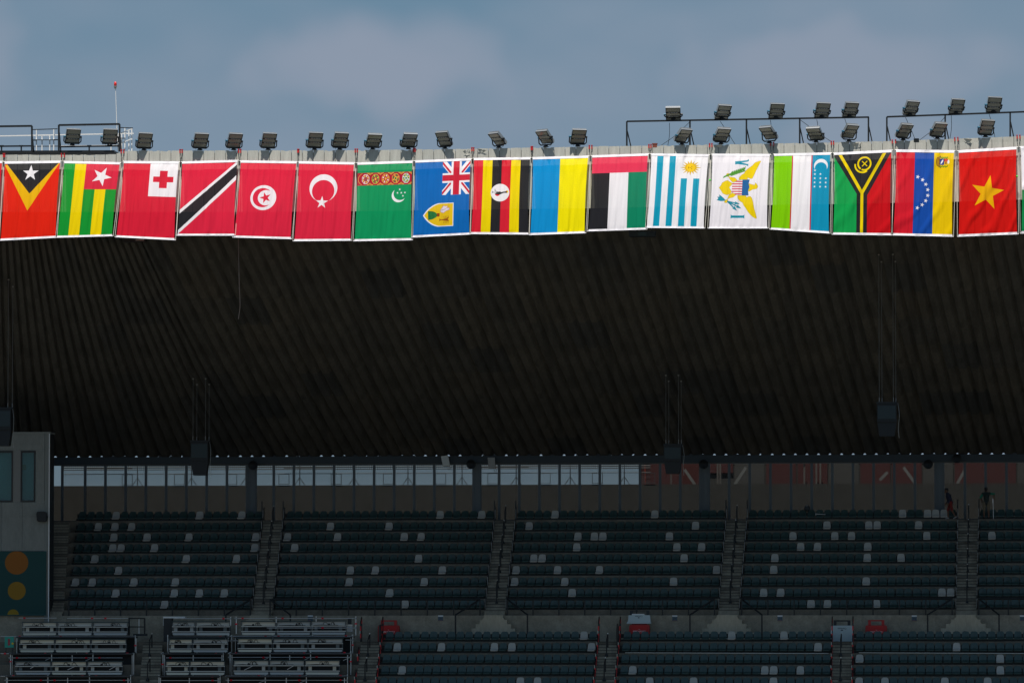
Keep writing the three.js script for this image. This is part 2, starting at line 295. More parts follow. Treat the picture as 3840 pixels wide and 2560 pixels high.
stL.forEach((line, s) => {
  for (let i = 0; i < 2; i++) {
    const k = 0.35 + i * 2.1, z = zL(k) + 0.75, kk = Math.floor(k), fr = k - kk, y = floorL[kk] + (floorL[kk + 1] - floorL[kk]) * fr, py = LIP_L[kk] + (LIP_L[kk + 1] - LIP_L[kk]) * fr + 12, x = at(line(py) - 3, py, z).x;
    const o = thing('stair_handrail', `black central handrail, ${i ? 'lower' : 'upper'} one in ${ORD[s]} lower stairway`, 'handrail', V(x, y - 0.3, z), 'central handrails of the lower stairways');
    const t1 = V(x, y + 0.62, z), t2 = V(x - 0.02, y + 0.3, z + 0.7);
    part(o, 'post', [tube(V(x, y - 0.1, z), t1, 0.034, 8)], mBlack); part(o, 'post', [tube(V(x - 0.02, y - 0.58, z + 0.7), t2, 0.034, 8)], mBlack); part(o, 'rail', [tube(t1, t2, 0.032, 8)], mBlack);
    part(o, 'foot', [tube(V(x - 0.02, y - 0.6, z + 0.7), V(x - 0.02, y - 0.4, z + 0.7), 0.1, 8, 0.05)], mBlack); part(o, 'tip', [tube(t1, t1.clone().add(V(0, 0.07, 0.01)), 0.03, 8, 0.02)], mTip);
  }
  for (let k = 0; k < 5; k++) for (const sd of [-1, 1]) {
    if (s === 0 || (s === 1 && sd < 0 && k % 2)) continue;
    const x = at(line(LIP_L[k]) + sd * (s === 3 && sd < 0 ? 38 : 40), LIP_L[k], zL(k) + 0.4).x, y = floorL[k], z = zL(k);
    const o = thing('row_end_rail', `black row end rail with red tape, ${sd < 0 ? 'left' : 'right'} of ${ORD[s]} lower stairway, ${ORD[k]} row down`, 'rail', V(x, y, z), 'red taped row end rails of the lower rows');
    const top = k === 0 ? 1.35 : 0.95;
    part(o, 'hoop', [bar(V(x, y, z + 0.02), V(x, y + top, z + 0.02), 0.06), bar(V(x, y, z + 0.48), V(x, y + top - 0.35, z + 0.48), 0.06), bar(V(x, y + top, z + 0.02), V(x, y + top - 0.36, z + 0.49), 0.055)], mBlack);
    part(o, 'red_tape', [box(x - 0.034, x + 0.034, y + 0.2, y + 0.44, z + 0.44, z + 0.52), box(x - 0.034, x + 0.034, y + top - 0.75, y + top - 0.5, z + 0.44, z + 0.522), box(x - 0.034, x + 0.034, y + top - 0.35, y + top - 0.12, z - 0.02, z + 0.06)], mRed);
    part(o, 'speckle_strip', [box(x - 0.036, x - 0.02, y + 0.44, y + 0.6, z + 0.48, z + 0.523)], mTip);
  }
});
// guard rails along the front of the upper tier
const railPy = 2245, postBot = ledgeY + 0.002, zR = LEDGE_Z - 0.1;
[[160, 938, 0], [1012, 1800, 1], [1902, 2680, 1], [2782, 3572, 1], [3672, 4450, 1]].forEach(([a, b, hasLeft], i) => {
  const A = at(a, railPy + 4 - i, zR), B = at(b, railPy + 3 - i, zR); B.y = A.y;
  const o = thing('guard_rail', `black guard rail before ${ORD[i]} upper seat block from left`, 'railing', V((A.x + B.x) / 2, ledgeY, zR), 'guard rails of the upper tier');
  part(o, 'top_rail', [tube(A, B, 0.05, 8)], mBlack);
  const n = Math.round((B.x - A.x) / 1.5);
  for (let j = 0; j <= n; j++) { const x = A.x + (B.x - A.x) * j / n; part(o, 'post', [bar(V(x, postBot, zR), V(x, A.y, zR), 0.07), bx(V(x, postBot + 0.008, zR), 0.12, 0.016, 0.12)], mBlack); }
  const foot = gangY + 0.01, zz = LEDGE_Z + 0.85;
  if (hasLeft) { const e = at(a + 76, 2305, zz); part(o, 'sloping_rail', [tube(A, e, 0.048, 8), bar(e, V(e.x, foot, zz), 0.08)], mBlack); }
  if (i < 4) { const e = at(b - 92, 2305, zz); part(o, 'sloping_rail', [tube(B, e, 0.048, 8), bar(e, V(e.x, foot, zz), 0.08)], mBlack); }
});

// ------------------------------------------------------------------ glazed rear wall
const gy0 = floorU[0] + 0.02, gTop = (x) => at(1920, 1737, 0).y, GT = at(1920, 1738, 0).y;
const glass = thing('glass_wall', 'row of tall framed glass panes behind the top row of seats', 'glass wall', V(0, gy0, 0));
const mull = [];
{
  // measured uprights (px at the glazing); double columns stand between the bays
  for (let x = 318; x < 930; x += 76) mull.push(x); mull.push(945);
  for (let x = 1026; x < 1780; x += 75.3) mull.push(x); mull.push(1788);
  for (let x = 1872; x < 2640; x += 75.5) mull.push(x); mull.push(2646);
  for (let x = 2735; x < 3515; x += 77.5) mull.push(x); mull.push(3526);
  for (let x = 3620; x < 4600; x += 78) mull.push(x);
  mull.unshift(232, -60, -140, -220, -300); mull.sort((a, b) => a - b);
  const xs = mull.map((p) => at(p, 1800, 0).x), wide = new Set([945, 1788, 2646, 3526]);
  const mGlass = new THREE.MeshPhysicalMaterial({ color: C(0.74, 0.76, 0.75), roughness: 0.03, metalness: 0, transmission: 1, thickness: 0, ior: 1.14 });
  xs.forEach((x, i) => {
    const w = wide.has(mull[i]) ? 0.52 : 0.15; if (x < XL || x > XR) return;
    if (wide.has(mull[i])) part(glass, 'column', [box(x - 0.26, x + 0.26, gy0, GT, -0.16, 0.03), box(x - 0.2, x - 0.14, gy0, GT - 0.004, 0.03, 0.07), box(x + 0.14, x + 0.2, gy0, GT - 0.004, 0.03, 0.07)], mFrame);
    else part(glass, 'mullion', [box(x - w / 2, x + w / 2, gy0 + 0.055, GT - 0.05, -0.05, 0.04), box(x - 0.018, x + 0.018, gy0 + 0.055, GT - 0.05, 0.04, 0.06)], mFrame);
    if (i < xs.length - 1 && mull[i] > -250) {
      const x1 = xs[i + 1] - (wide.has(mull[i + 1]) ? 0.26 : 0.075) - 0.002; part(glass, 'pane', [box(x + w / 2 + 0.002, x1, gy0 + 0.06, GT - 0.052, -0.012, -0.006)], mGlass);
    }
  });
  part(glass, 'bottom_rail', [box(xs[0], xs.at(-1), gy0 - 0.02, gy0 + 0.05, -0.06, 0.05)], mFrame); part(glass, 'top_rail', [box(xs[0], xs.at(-1), GT - 0.045, GT + 0.06, -0.06, 0.05)], mFrame);
}
// parapet, fence and tents behind the glass
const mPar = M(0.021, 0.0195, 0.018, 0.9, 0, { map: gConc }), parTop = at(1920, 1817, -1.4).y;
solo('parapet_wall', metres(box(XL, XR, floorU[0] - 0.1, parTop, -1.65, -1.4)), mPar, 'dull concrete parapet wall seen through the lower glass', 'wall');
const xF = (px) => at(px, 1780, -1.5).x, fTop = at(1920, 1722, -1.5).y;
{
  const x0 = xF(232), x1 = xF(2440), o = thing('chain_link_fence', 'chain link fence with propped posts on the parapet behind the glass', 'fence', V((x0 + x1) / 2, parTop, -1.5));
  const yTop = at(1920, 1730, -1.5).y, wires = [], P = 0.11;
  for (let x = x0 - (yTop - parTop); x < x1; x += P) for (const s of [0, 1]) {
    let a = x, b = x + (yTop - parTop), ya = s ? yTop : parTop, yb = s ? parTop : yTop; const h = yb - ya, w = b - a;
    if (a < x0) { ya += h * (x0 - a) / w; a = x0; } if (b > x1) { yb -= h * (b - x1) / w; b = x1; }
    if (b - a > 0.05) wires.push(bar(V(a, ya, -1.5 + (s - 0.5) * 0.012), V(b, yb, -1.5 + (s - 0.5) * 0.012), 0.013));
  }
  const w = part(o, 'wire_mesh', wires, M(0.08, 0.085, 0.085, 0.5, 0.5)); w.userData.kind = 'stuff'; w.userData.label = 'diamond wire mesh of the fence';
  for (const py of [1741, 1748, 1756, 1773]) { const p = at(1920, py, -1.5).y; part(o, 'rail', [tube(V(x0, p, -1.46), V(x1, p, -1.46), py === 1773 ? 0.024 : py < 1750 ? 0.045 : 0.035, 6)], mDark); }
  part(o, 'rail', [tube(V(x0, yTop, -1.46), V(x1, yTop, -1.46), 0.03, 6)], mDark);
  for (let px = 515, i = 0; px < 2440; px += 203, i++) { const x = xF(px); part(o, 'post', [tube(V(x, parTop, -1.44), V(x, yTop, -1.44), 0.03, 6)], mDark); part(o, 'prop', [tube(V(x - 0.3, parTop, -1.42), V(x, parTop + 0.45, -1.42), 0.022, 5), tube(V(x + 0.3, parTop, -1.42), V(x, parTop + 0.45, -1.42), 0.022, 5)], mDark); }
  for (let px = 458, i = 0; px < 2430; px += 196, i++) { const a = xF(px), b = xF(px + 38), y = at(1920, 1775, -1.5).y; part(o, 'gate_frame', [bar(V(a, parTop + 0.02, -1.38), V(a, y, -1.38), 0.035), bar(V(b, parTop + 0.02, -1.38), V(b, y, -1.38), 0.035), bar(V(a, parTop + 0.06, -1.38), V(b, parTop + 0.06, -1.38), 0.03), bar(V(a, y, -1.38), V(b, y, -1.38), 0.03)], mDark); }
  [[318, 498], [1066, 1250], [1795, 1985]].forEach(([a, b]) => part(o, 'fluorescent_batten', [bx(V((xF(a) + xF(b)) / 2, at(1920, 1760, -1.5).y + 0.13, -1.3), xF(b) - xF(a), 0.06, 0.08)], mDark));
}
{
  // red pavilion beyond the right half of the glass
  const z = -5, X = (p) => at(p, 1790, z).x, x0 = X(2396), x1 = X(4600), y0 = 0, y1 = at(3000, 1735, z).y, o = thing('red_pavilion', 'red canvas pavilion with white slanting struts behind the right hand glass', 'pavilion', V((x0 + x1) / 2, 0, z - 2));
  const mCanvas = M(0.032, 0.003, 0.003, 0.95), mPale = M(0.05, 0.043, 0.04, 0.8), mStrut = M(0.08, 0.08, 0.08, 0.7);
  const yb = at(3000, 1772, z).y;
  for (let p = 2402; p < 4560; p += 118) { const a = X(p), b = X(p + 112), odd = Math.round(p / 118) % 3; part(o, 'wall_panel', [box(a, b, odd === 1 && p < 2700 ? yb : floorU[0] - 1, y1, z - 0.04, z)], odd === 2 && p > 2700 ? M(0.022, 0.02, 0.019, 0.8) : mCanvas); }
  part(o, 'lining', [box(x0 + 0.1, x1, floorU[0] - 1, y1 - 0.02, z - 0.16, z - 0.1)], mPar); part(o, 'pale_band', [box(X(2416), X(2625), floorU[0] - 0.5, yb - 0.01, z - 0.06, z - 0.02)], mPale); part(o, 'base', [box(x0, x1, 0, floorU[0] - 1.02, z - 4, z)], mPar);
  part(o, 'roof_canvas', [bar(V(x0, y1 - 0.1, z - 2.2), V(x1, y1 - 0.1, z - 2.2), 0.06, 4.2)], mCanvas);
  part(o, 'edge_post', [box(X(2418), X(2421), floorU[0], y1, z + 0.01, z + 0.06)], M(0.3, 0.03, 0.01, 0.5));
  [[2568, 1760, 2606, 1816], [2756, 1816, 2798, 1752], [3390, 1752, 3436, 1816], [3590, 1816, 3622, 1758], [3300, 1800, 3330, 1770]].forEach(([a, b, c, d]) => part(o, 'strut', [bar(at(a, b, -3.4), at(c, d, -3.4), 0.16, 0.05)], mStrut));
  [2690, 2700, 3015, 3060, 3075, 3530].forEach((p) => part(o, 'pole', [box(X(p), X(p) + 0.1, floorU[0], y1, z + 0.35, z + 0.45)], mPale));
  for (let p = 2740; p < 3840; p += 76) if (rnd() < 0.75) { const a = X(p), b = X(p + rr(30, 66)), y = at(3000, 1731.5, z).y; part(o, 'eaves_light_strip', [box(a, b, y - 0.03, y + 0.03, z + 0.5, z + 0.54)], mWhite); }  // white strips paint in the sunlit lines above the pavilion wall
}

// ------------------------------------------------------------------ roof
const table = (t) => (x) => { let i = 0; while (i < t.length - 2 && x > t[i + 1][0]) i++; const [a, b] = t[i], [c, d] = t[i + 1]; return b + (d - b) * (x - a) / (c - a); };
const frontPx = table([[-1000, -640], [0, -20], [380, 170], [700, 350], [928, 474], [980, 490], [1466, 1000], [1916, 1500], [2374, 2000], [3000, 2700], [3825, 3600], [4900, 4780]]);   // where a rib that starts at x along the rear ends along the front
const fTopPy = table([[-900, 581], [433, 580], [437, 565.5], [1300, 563], [1700, 559], [2230, 549], [2700, 542], [3000, 536], [3340, 529], [3600, 519], [3840, 510], [4700, 480]]);
const fBotPy = table([[-900, 795], [1000, 794], [1320, 792], [1750, 786], [2200, 781], [2660, 771], [3120, 765], [3580, 756], [3840, 748], [4800, 725]]);
const ZF = 24, RIB = 43.4, DEP = 0.17, L_SHEETS = 10;
const rearY = at(1920, 1714, 0.3).y;
function roofAt(i, t, lift = 0) {
  const pr = i * RIB, pf = frontPx(pr), a = at(pr, 1714, -0.05), b = at(pf, fBotPy(pf) + 2, ZF - 0.1); a.y = rearY;
  const p = a.lerp(b, t); p.y += lift - 0.45 * Math.sin(Math.PI * t); return p;
}
const roof = thing('roof', 'sloping cantilever roof of corrugated sheets with a pale metal fascia', 'roof', V(0, rearY, 12));
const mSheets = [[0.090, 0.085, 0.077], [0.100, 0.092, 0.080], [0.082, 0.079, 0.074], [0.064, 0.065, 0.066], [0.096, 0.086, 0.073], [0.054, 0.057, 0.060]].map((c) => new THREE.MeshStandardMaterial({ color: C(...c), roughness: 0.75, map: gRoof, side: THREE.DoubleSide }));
const PROF = [[0, 0], [0.5, 0], [0.7, DEP], [0.8, DEP], [1, 0]];
function sheet(i0, ribs, t0, t1, drop) {
  const pts = []; for (let r = 0; r < ribs; r++) PROF.slice(r ? 1 : 0).forEach(([u, h]) => pts.push([i0 + r + u, h]));
  const pos = [], uv = [], rows = 3, grid = [];
  for (let j = 0; j < rows; j++) { const t = t0 + (t1 - t0) * j / (rows - 1); grid.push(pts.map(([i, h]) => roofAt(i, t, h - drop * (1 - j / (rows - 1)) - 0.004))); }
  for (let j = 0; j < rows - 1; j++) for (let c = 0; c < pts.length - 1; c++) {
    for (const [a, b] of [[j, c], [j, c + 1], [j + 1, c + 1], [j, c], [j + 1, c + 1], [j + 1, c]]) { const p = grid[a][b]; pos.push(p.x, p.y, p.z); uv.push(p.x * 0.3, p.z * 0.3); }
  }
  const g = new THREE.BufferGeometry(); g.setAttribute('position', new THREE.Float32BufferAttribute(pos, 3)); g.setAttribute('uv', new THREE.Float32BufferAttribute(uv, 2)); g.computeVertexNormals(); return g;
}
{
  const far = [];
  for (let j = 0; j < L_SHEETS; j++) {
    const t0 = j / L_SHEETS - (j ? 0.004 : 0), t1 = (j + 1) / L_SHEETS;
    for (let i = -21; i < 111; i += 3) {
      const g = sheet(i, 3, t0, t1, j ? 0.012 + rnd() * 0.02 : 0), left = i < 22;
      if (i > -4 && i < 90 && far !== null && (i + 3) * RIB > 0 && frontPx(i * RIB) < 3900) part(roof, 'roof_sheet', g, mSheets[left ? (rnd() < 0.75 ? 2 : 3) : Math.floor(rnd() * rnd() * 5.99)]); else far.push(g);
    }
  }
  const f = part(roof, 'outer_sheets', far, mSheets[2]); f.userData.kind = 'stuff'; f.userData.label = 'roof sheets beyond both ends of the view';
}
{
  // upper skin of the roof, gutter beam behind the fascia and the rear beam
  const pos = [], P = (px, top) => (top ? at(px, fTopPy(px) + 8, ZF - 0.12) : V(at(px, 1700, 0.5).x, rearY + 0.5, 0.5)), n = 40;
  for (let i = 0; i < n; i++) { const a = -900 + 5700 * i / n, b = a + 5700 / n, q = [P(a, 0), P(b, 0), P(b, 1), P(a, 1)]; for (const k of [0, 2, 1, 0, 3, 2]) pos.push(q[k].x, q[k].y, q[k].z); }
  const g = new THREE.BufferGeometry(); g.setAttribute('position', new THREE.Float32BufferAttribute(pos, 3)); g.computeVertexNormals();
  part(roof, 'roof_skin', g, M(0.4, 0.41, 0.4, 0.6, 0.2, { side: THREE.DoubleSide }));
  const back = []; for (let i = 0; i < n; i++) { const a = -900 + 5700 * i / n, b = a + 5700 / n, m = (a + b) / 2, A = at(a, 700, ZF - 0.1), B = at(b, 700, ZF - 0.1); back.push(box(A.x, B.x, at(m, fBotPy(m) + 1, ZF).y + 0.02, at(m, fTopPy(m), ZF).y - 0.12, ZF - 0.16, ZF - 0.045)); }
  part(roof, 'fascia_backing', back, M(0.04, 0.045, 0.045, 0.8));
  part(roof, 'rear_beam', [box(XL, XR, at(1920, 1736, 0.2).y, rearY + 0.085, 0.0, 0.22)], M(0.02, 0.028, 0.034, 0.5, 0.3));
  part(roof, 'lower_edge_beam', back.map((_, i) => { const a = -900 + 5700 * i / n, b = a + 5700 / n; return bar(at(a, fBotPy(a) + 5, ZF - 0.2), at(b, fBotPy(b) + 5, ZF - 0.2), 0.12, 0.3); }), mDark);
  const pan = [[0.56, 0.56, 0.51], [0.585, 0.58, 0.525], [0.54, 0.545, 0.50], [0.57, 0.565, 0.51]].map((c) => new THREE.MeshStandardMaterial({ color: C(...c), roughness: 0.55, metalness: 0.05, map: gMetal }));
  let i = 0; const step = 41.1;
  for (let a = -18 - 21 * step; a < 4780; a += step, i++) {
    const m = a + step / 2, x0 = at(a + 0.9, 650, ZF).x, x1 = at(a + step - 0.9, 650, ZF).x, t0 = at(a, fTopPy(a), ZF).y + rr(-0.012, 0.012), t1 = at(a + step, fTopPy(a + step), ZF).y + rr(-0.012, 0.012), b0 = at(m, fBotPy(m), ZF).y;
    const dent = rnd() < 0.2 ? rr(0.02, 0.06) : 0, o = [[x0, b0], [x1, b0], [x1, t1]]; for (let q = 1; q < 5; q++) o.push([x1 + (x0 - x1) * q / 5, t1 + (t0 - t1) * q / 5 - (q > 1 && q < 4 ? dent : 0) + rr(-0.008, 0.008)]); o.push([x0, t0]);
    const g = prism(o, ZF - 0.04, ZF + rr(-0.004, 0.004)); const u = g.attributes.uv; for (let k = 0; k < u.count; k++) u.setXY(k, u.getX(k) * 0.4 + i * 0.37, u.getY(k) * 0.2);
    part(roof, 'fascia_panel', g, pan[Math.floor(rnd() * 4)]);
  }
  // a few panel tops have come loose and curl outwards
  [[1752, 572, 0.42, 0.3, 0.3], [1806, 566, 0.5, 0.16, -0.2], [3216, 545, 0.5, 0.24, 0.1], [3630, 527, 0.46, 0.18, -0.15], [2700, 548, 0.36, 0.14, 0.2]].forEach(([p, q, w, h, r]) => {
    const c = at(p, q, ZF + 0.02), gg = new THREE.PlaneGeometry(w, h, 10, 6), a = gg.attributes.position, n2 = noise2(p);
    for (let k = 0; k < a.count; k++) { const u = a.getX(k) / w + 0.5, v = a.getY(k) / h + 0.5; a.setXYZ(k, a.getX(k) * (0.35 + 0.65 * v), a.getY(k) + (n2(u * 5, v * 4) - 0.5) * 0.03, 0.07 * v * v * (0.4 + n2(u * 4, v * 3 + 7)) + (n2(u * 9, v * 7) - 0.5) * 0.03); }
    gg.rotateZ(r); gg.computeVertexNormals(); gg.translate(c.x, c.y, c.z); part(roof, 'loose_flap', gg, new THREE.MeshStandardMaterial({ color: C(0.62, 0.61, 0.55), roughness: 0.5, side: THREE.DoubleSide }));
  });
  const plug = []; for (let i = 0; i < 92; i++) { const n3 = rnd(), p = roofAt(i + 0.75, 0.012), w = 0.14; if (n3 < 0.55) plug.push(box(p.x + rr(-0.14, 0.1), p.x + rr(0.1, 0.2), rearY + 0.08, rearY + rr(0.11, 0.19), 0.02, 0.16)); }
  part(roof, 'gap_fillers', plug, mDark);
}

// ------------------------------------------------------------------ flags
const FW = 480, FH = 660;
function star(c, x, y, r, rot = 0, inner = 0.382) { c.beginPath(); for (let i = 0; i < 10; i++) { const a = rot + i * Math.PI / 5 - Math.PI / 2, q = i % 2 ? r * inner : r; c.lineTo(x + q * Math.cos(a), y + q * Math.sin(a)); } c.closePath(); c.fill(); }
const poly = (c, p) => { c.beginPath(); p.forEach(([x, y]) => c.lineTo(x * FW, y * FH)); c.closePath(); c.fill(); };
const disc = (c, x, y, r) => { c.beginPath(); c.arc(x, y, r, 0, 7); c.fill(); };
const rect = (c, x, y, w, h) => c.fillRect(x * FW, y * FH, w * FW, h * FH);
const RED = '#e22a48', WHT = '#fbf8ff', BLK = '#26272d', YEL = '#f2d400';
const fill = (col) => (c) => { c.fillStyle = col; c.fillRect(0, 0, FW, FH); };
const designs = {
  timor(c) { fill('#ec2410')(c); c.fillStyle = '#f5bd0a'; poly(c, [[0, 0.02], [1, 0.0], [0.46, 0.64]]); c.fillStyle = BLK; poly(c, [[0.03, 0], [0.98, 0], [0.48, 0.41]]); c.fillStyle = WHT; star(c, 0.48 * FW, 0.135 * FH, 74, 0.02); },
  togo(c) { ['#129c36', '#fadc00', '#129c36', '#fadc00', '#129c36'].forEach((k, i) => { c.fillStyle = k; rect(c, i / 5, 0, 0.201, 1); }); c.fillStyle = RED; rect(c, 0.4, 0, 0.6, 0.36); c.fillStyle = WHT; star(c, 0.7 * FW, 0.18 * FH, 92, 0.42); },
  tonga(c) { fill('#e2203c')(c); c.fillStyle = WHT; rect(c, 0.49, 0, 0.51, 0.45); c.fillStyle = '#e2203c'; rect(c, 0.675, 0.1, 0.14, 0.235); rect(c, 0.56, 0.18, 0.37, 0.075); },
  trinidad(c) { fill('#e62646')(c); c.fillStyle = WHT; poly(c, [[0, 0.66], [1, -0.01], [1.02, 0.235], [0, 1.0]]); c.fillStyle = BLK; poly(c, [[0, 0.715], [1.0, 0.035], [1.0, 0.185], [0, 0.945]]); },
  tunisia(c) { fill('#e62646')(c); const x = 0.46 * FW, y = 0.475 * FH; c.fillStyle = WHT; disc(c, x, y, 112); c.fillStyle = '#e62646'; disc(c, x - 5, y, 86); c.fillStyle = WHT; disc(c, x + 22, y, 69); c.fillStyle = '#e62646'; star(c, x + 18, y, 52, -1.57); },
  turkey(c) { fill('#e62646')(c); const x = 0.47 * FW; c.fillStyle = WHT; disc(c, x, 0.325 * FH, 122); c.fillStyle = '#e62646'; disc(c, x, 0.365 * FH, 98); c.fillStyle = WHT; star(c, 0.455 * FW, 0.515 * FH, 57, 0.03); },
  turkmen(c) {
    fill('#089a60')(c); c.fillStyle = '#b81a38'; rect(c, 0, 0.115, 1, 0.17);
    c.strokeStyle = '#e8b850'; c.lineWidth = 4;
    for (let i = 0; i < 6; i++) for (const s of [-1, 1]) { const x = FW * (0.24 + 0.19 * i - 0.19 * 0.02), y = FH * (0.2 + s * 0.083); c.beginPath(); for (let q = -3; q <= 3; q++) c.lineTo(x + q * 9, y - s * (q % 2 ? 3 : 12) * (1 - Math.abs(q) / 5)); c.stroke(); c.beginPath(); c.moveTo(x - 22, y); c.lineTo(x, y - s * 19); c.lineTo(x + 22, y); c.stroke(); }
    c.beginPath(); c.arc(60, 0.2 * FH, 52, 1.9, 4.4); c.stroke();
    [0.155, 0.335, 0.52, 0.705, 0.895].forEach((u, i) => {
      const x = u * FW, y = 0.2 * FH; c.save(); c.translate(x, y); c.scale(0.8, 1.06);
      const oct = (r, col) => { c.fillStyle = col; c.beginPath(); for (let k = 0; k < 8; k++) { const a = (k + 0.5) * Math.PI / 4; c.lineTo(r * Math.cos(a), r * Math.sin(a)); } c.closePath(); c.fill(); };
      oct(44, ['#f0e8e0', '#e8b850', '#e8b850', '#e8b850', '#f0e8e0'][i]); oct(38, ['#c83040', '#0a7a48', '#c83040', '#b81a38', '#0a7a48'][i]);
      for (let k = 0; k < 8; k++) { c.save(); c.rotate(k * Math.PI / 4 + 0.39); c.fillStyle = k % 2 ? '#f0c850' : ['#f4efe8', '#c83040', '#f4efe8', '#0a8a52', '#f4efe8'][i]; c.fillRect(20, -6, 14, 12); c.restore(); }
      oct(18, ['#8a5a60', '#c83040', '#c83040', '#f0c850', '#f4efe8'][i]); oct(10, ['#c83040', '#f0c850', '#f0c850', '#0a7a48', '#0a7a48'][i]); c.restore();
    });
    const x = 0.765 * FW, y = 0.43 * FH; c.fillStyle = WHT; disc(c, x, y, 60); c.fillStyle = '#089a60'; disc(c, x + 14, y - 17, 58); c.fillStyle = WHT; [[0.785, 0.35], [0.745, 0.395], [0.815, 0.395], [0.88, 0.393], [0.845, 0.437]].forEach(([a, b]) => star(c, a * FW, b * FH, 11));
  },
  turks(c) {
    const B = '#0a6cc0'; fill(B)(c); c.save(); c.translate(0.5 * FW, 0); const w = 0.5 * FW, h = 0.465 * FH; c.beginPath(); c.rect(0, 0, w, h); c.clip();
    const ln = (a, b, d, e, col, lw) => { c.strokeStyle = col; c.lineWidth = lw; c.beginPath(); c.moveTo(a, b); c.lineTo(d, e); c.stroke(); };
    ln(0, 0, w, h, WHT, 50); ln(w, 0, 0, h, WHT, 50); const R = '#d3223c';
    ln(-7, 6, w / 2 - 7, h / 2 + 6, R, 17); ln(w / 2 + 7, h / 2 - 6, w + 7, h - 6, R, 17); ln(w + 5, 9, w / 2 + 5, h / 2 + 9, R, 17); ln(w / 2 - 7, h / 2 - 4, -7, h - 4, R, 17);
    ln(w / 2, 0, w / 2, h, WHT, 88); ln(0, h / 2, w, h / 2, WHT, 88); ln(w / 2, 0, w / 2, h, R, 54); ln(0, h / 2, w, h / 2, R, 54); c.restore();
    const sh = (col, k) => { c.fillStyle = col; c.beginPath(); const x0 = 0.165 * FW + k * 1.8, x1 = 0.715 * FW - k, y0 = 0.575 * FH + k, y1 = 0.895 * FH - k, ym = (y0 + y1) / 2; c.moveTo(x1, y0); c.lineTo(x0 + 130, y0); c.quadraticCurveTo(x0 + 50, y0 + 18, x0, ym); c.quadraticCurveTo(x0 + 50, y1 - 18, x0 + 130, y1); c.lineTo(x1, y1); c.closePath(); c.fill(); };
    sh(WHT, 0); sh('#f0c81e', 6); const ox = 0.165 * FW, oy = 0.575 * FH;
    c.fillStyle = '#0a6a3c'; c.beginPath(); c.moveTo(ox + 42, oy + 68); c.quadraticCurveTo(ox + 100, oy + 66, ox + 120, oy + 95); c.lineTo(ox + 120, oy + 118); c.quadraticCurveTo(ox + 95, oy + 146, ox + 46, oy + 146); c.closePath(); c.fill();
    c.fillStyle = '#7ac060'; for (let i = 0; i < 6; i++) for (let k = 0; k < 6; k++) c.fillRect(ox + 48 + i * 12, oy + 76 + k * 12 * (1 - i * 0.07) + i * 2.4, 6, 3); c.fillStyle = '#9a4a1c'; c.fillRect(ox + 120, oy + 90, 24, 30);
    c.fillStyle = '#ece0ee'; c.strokeStyle = '#b070a0'; c.lineWidth = 2.5; c.beginPath(); [[150, 66], [178, 22], [190, 30], [214, 28], [204, 46], [226, 44], [228, 62], [200, 72], [176, 90], [156, 82]].forEach(([a, b]) => c.lineTo(ox + a, oy + b)); c.closePath(); c.fill(); c.stroke(); c.strokeStyle = '#555'; c.beginPath(); c.moveTo(ox + 152, oy + 67); c.lineTo(ox + 200, oy + 54); c.stroke();
    c.fillStyle = '#a8601c'; c.beginPath(); [[144, 136], [156, 148], [200, 142], [222, 128], [226, 134], [212, 148], [228, 160], [222, 166], [200, 160], [156, 154], [144, 166]].forEach(([a, b]) => c.lineTo(ox + a, oy + b)); c.closePath(); c.fill(); c.strokeStyle = '#8a4a10'; c.lineWidth = 3; for (let i = 0; i < 4; i++) for (const s of [-1, 1]) { c.beginPath(); c.moveTo(ox + 186 + i * 10, oy + 151); c.lineTo(ox + 182 + i * 13, oy + 151 + s * 34); c.stroke(); }
  },
  uganda(c) {
    ['#e22238', '#fae000', BLK, '#e22238', '#fae000', BLK].forEach((k, i) => { c.fillStyle = k; rect(c, i / 6, 0, 0.168, 1); });
    const x = 0.485 * FW, y = 0.455 * FH; c.fillStyle = WHT; disc(c, x, y, 80); c.strokeStyle = BLK; c.lineWidth = 4; c.fillStyle = '#303236';
    c.beginPath(); c.moveTo(x - 46, y + 12); c.quadraticCurveTo(x - 10, y - 20, x + 12, y - 4); c.quadraticCurveTo(x + 30, y - 12, x + 48, y - 8); c.lineTo(x + 46, y + 2); c.quadraticCurveTo(x + 26, y + 2, x + 14, y + 10); c.quadraticCurveTo(x - 10, y + 26, x - 46, y + 12); c.fill();
    c.fillStyle = '#e22238'; c.beginPath(); c.moveTo(x - 46, y + 14); c.quadraticCurveTo(x - 24, y + 46, x, y + 18); c.fill(); c.fillStyle = '#fae000'; disc(c, x + 60, y - 8, 11); c.fillStyle = BLK; disc(c, x + 52, y - 5, 9); c.fillStyle = '#e22238'; disc(c, x + 55, y - 12, 4);
    c.beginPath(); c.moveTo(x - 26, y - 2); c.lineTo(x - 62, y - 4); c.moveTo(x - 18, y - 6); c.lineTo(x - 44, y - 16); c.lineTo(x - 44, y - 34); c.moveTo(x - 70, y - 14); c.lineTo(x - 62, y - 4); c.lineTo(x - 70, y + 4); c.stroke();
  },
  ukraine(c) { fill('#0a96dc')(c); c.fillStyle = '#fff000'; rect(c, 0.495, 0, 0.51, 1); },
  emirates(c) { fill(WHT)(c); c.fillStyle = BLK; rect(c, 0, 0, 0.325, 1); c.fillStyle = '#0a8a66'; rect(c, 0.665, 0, 0.34, 1); c.fillStyle = '#ee3c5e'; rect(c, 0, 0, 1, 0.225); },
  uruguay(c) {
    fill(WHT)(c); c.fillStyle = '#0aa2c4'; [[0.105, 0], [0.325, 0], [0.545, 0.32], [0.765, 0.32]].forEach(([x, y]) => rect(c, x, y, 0.108, 1));
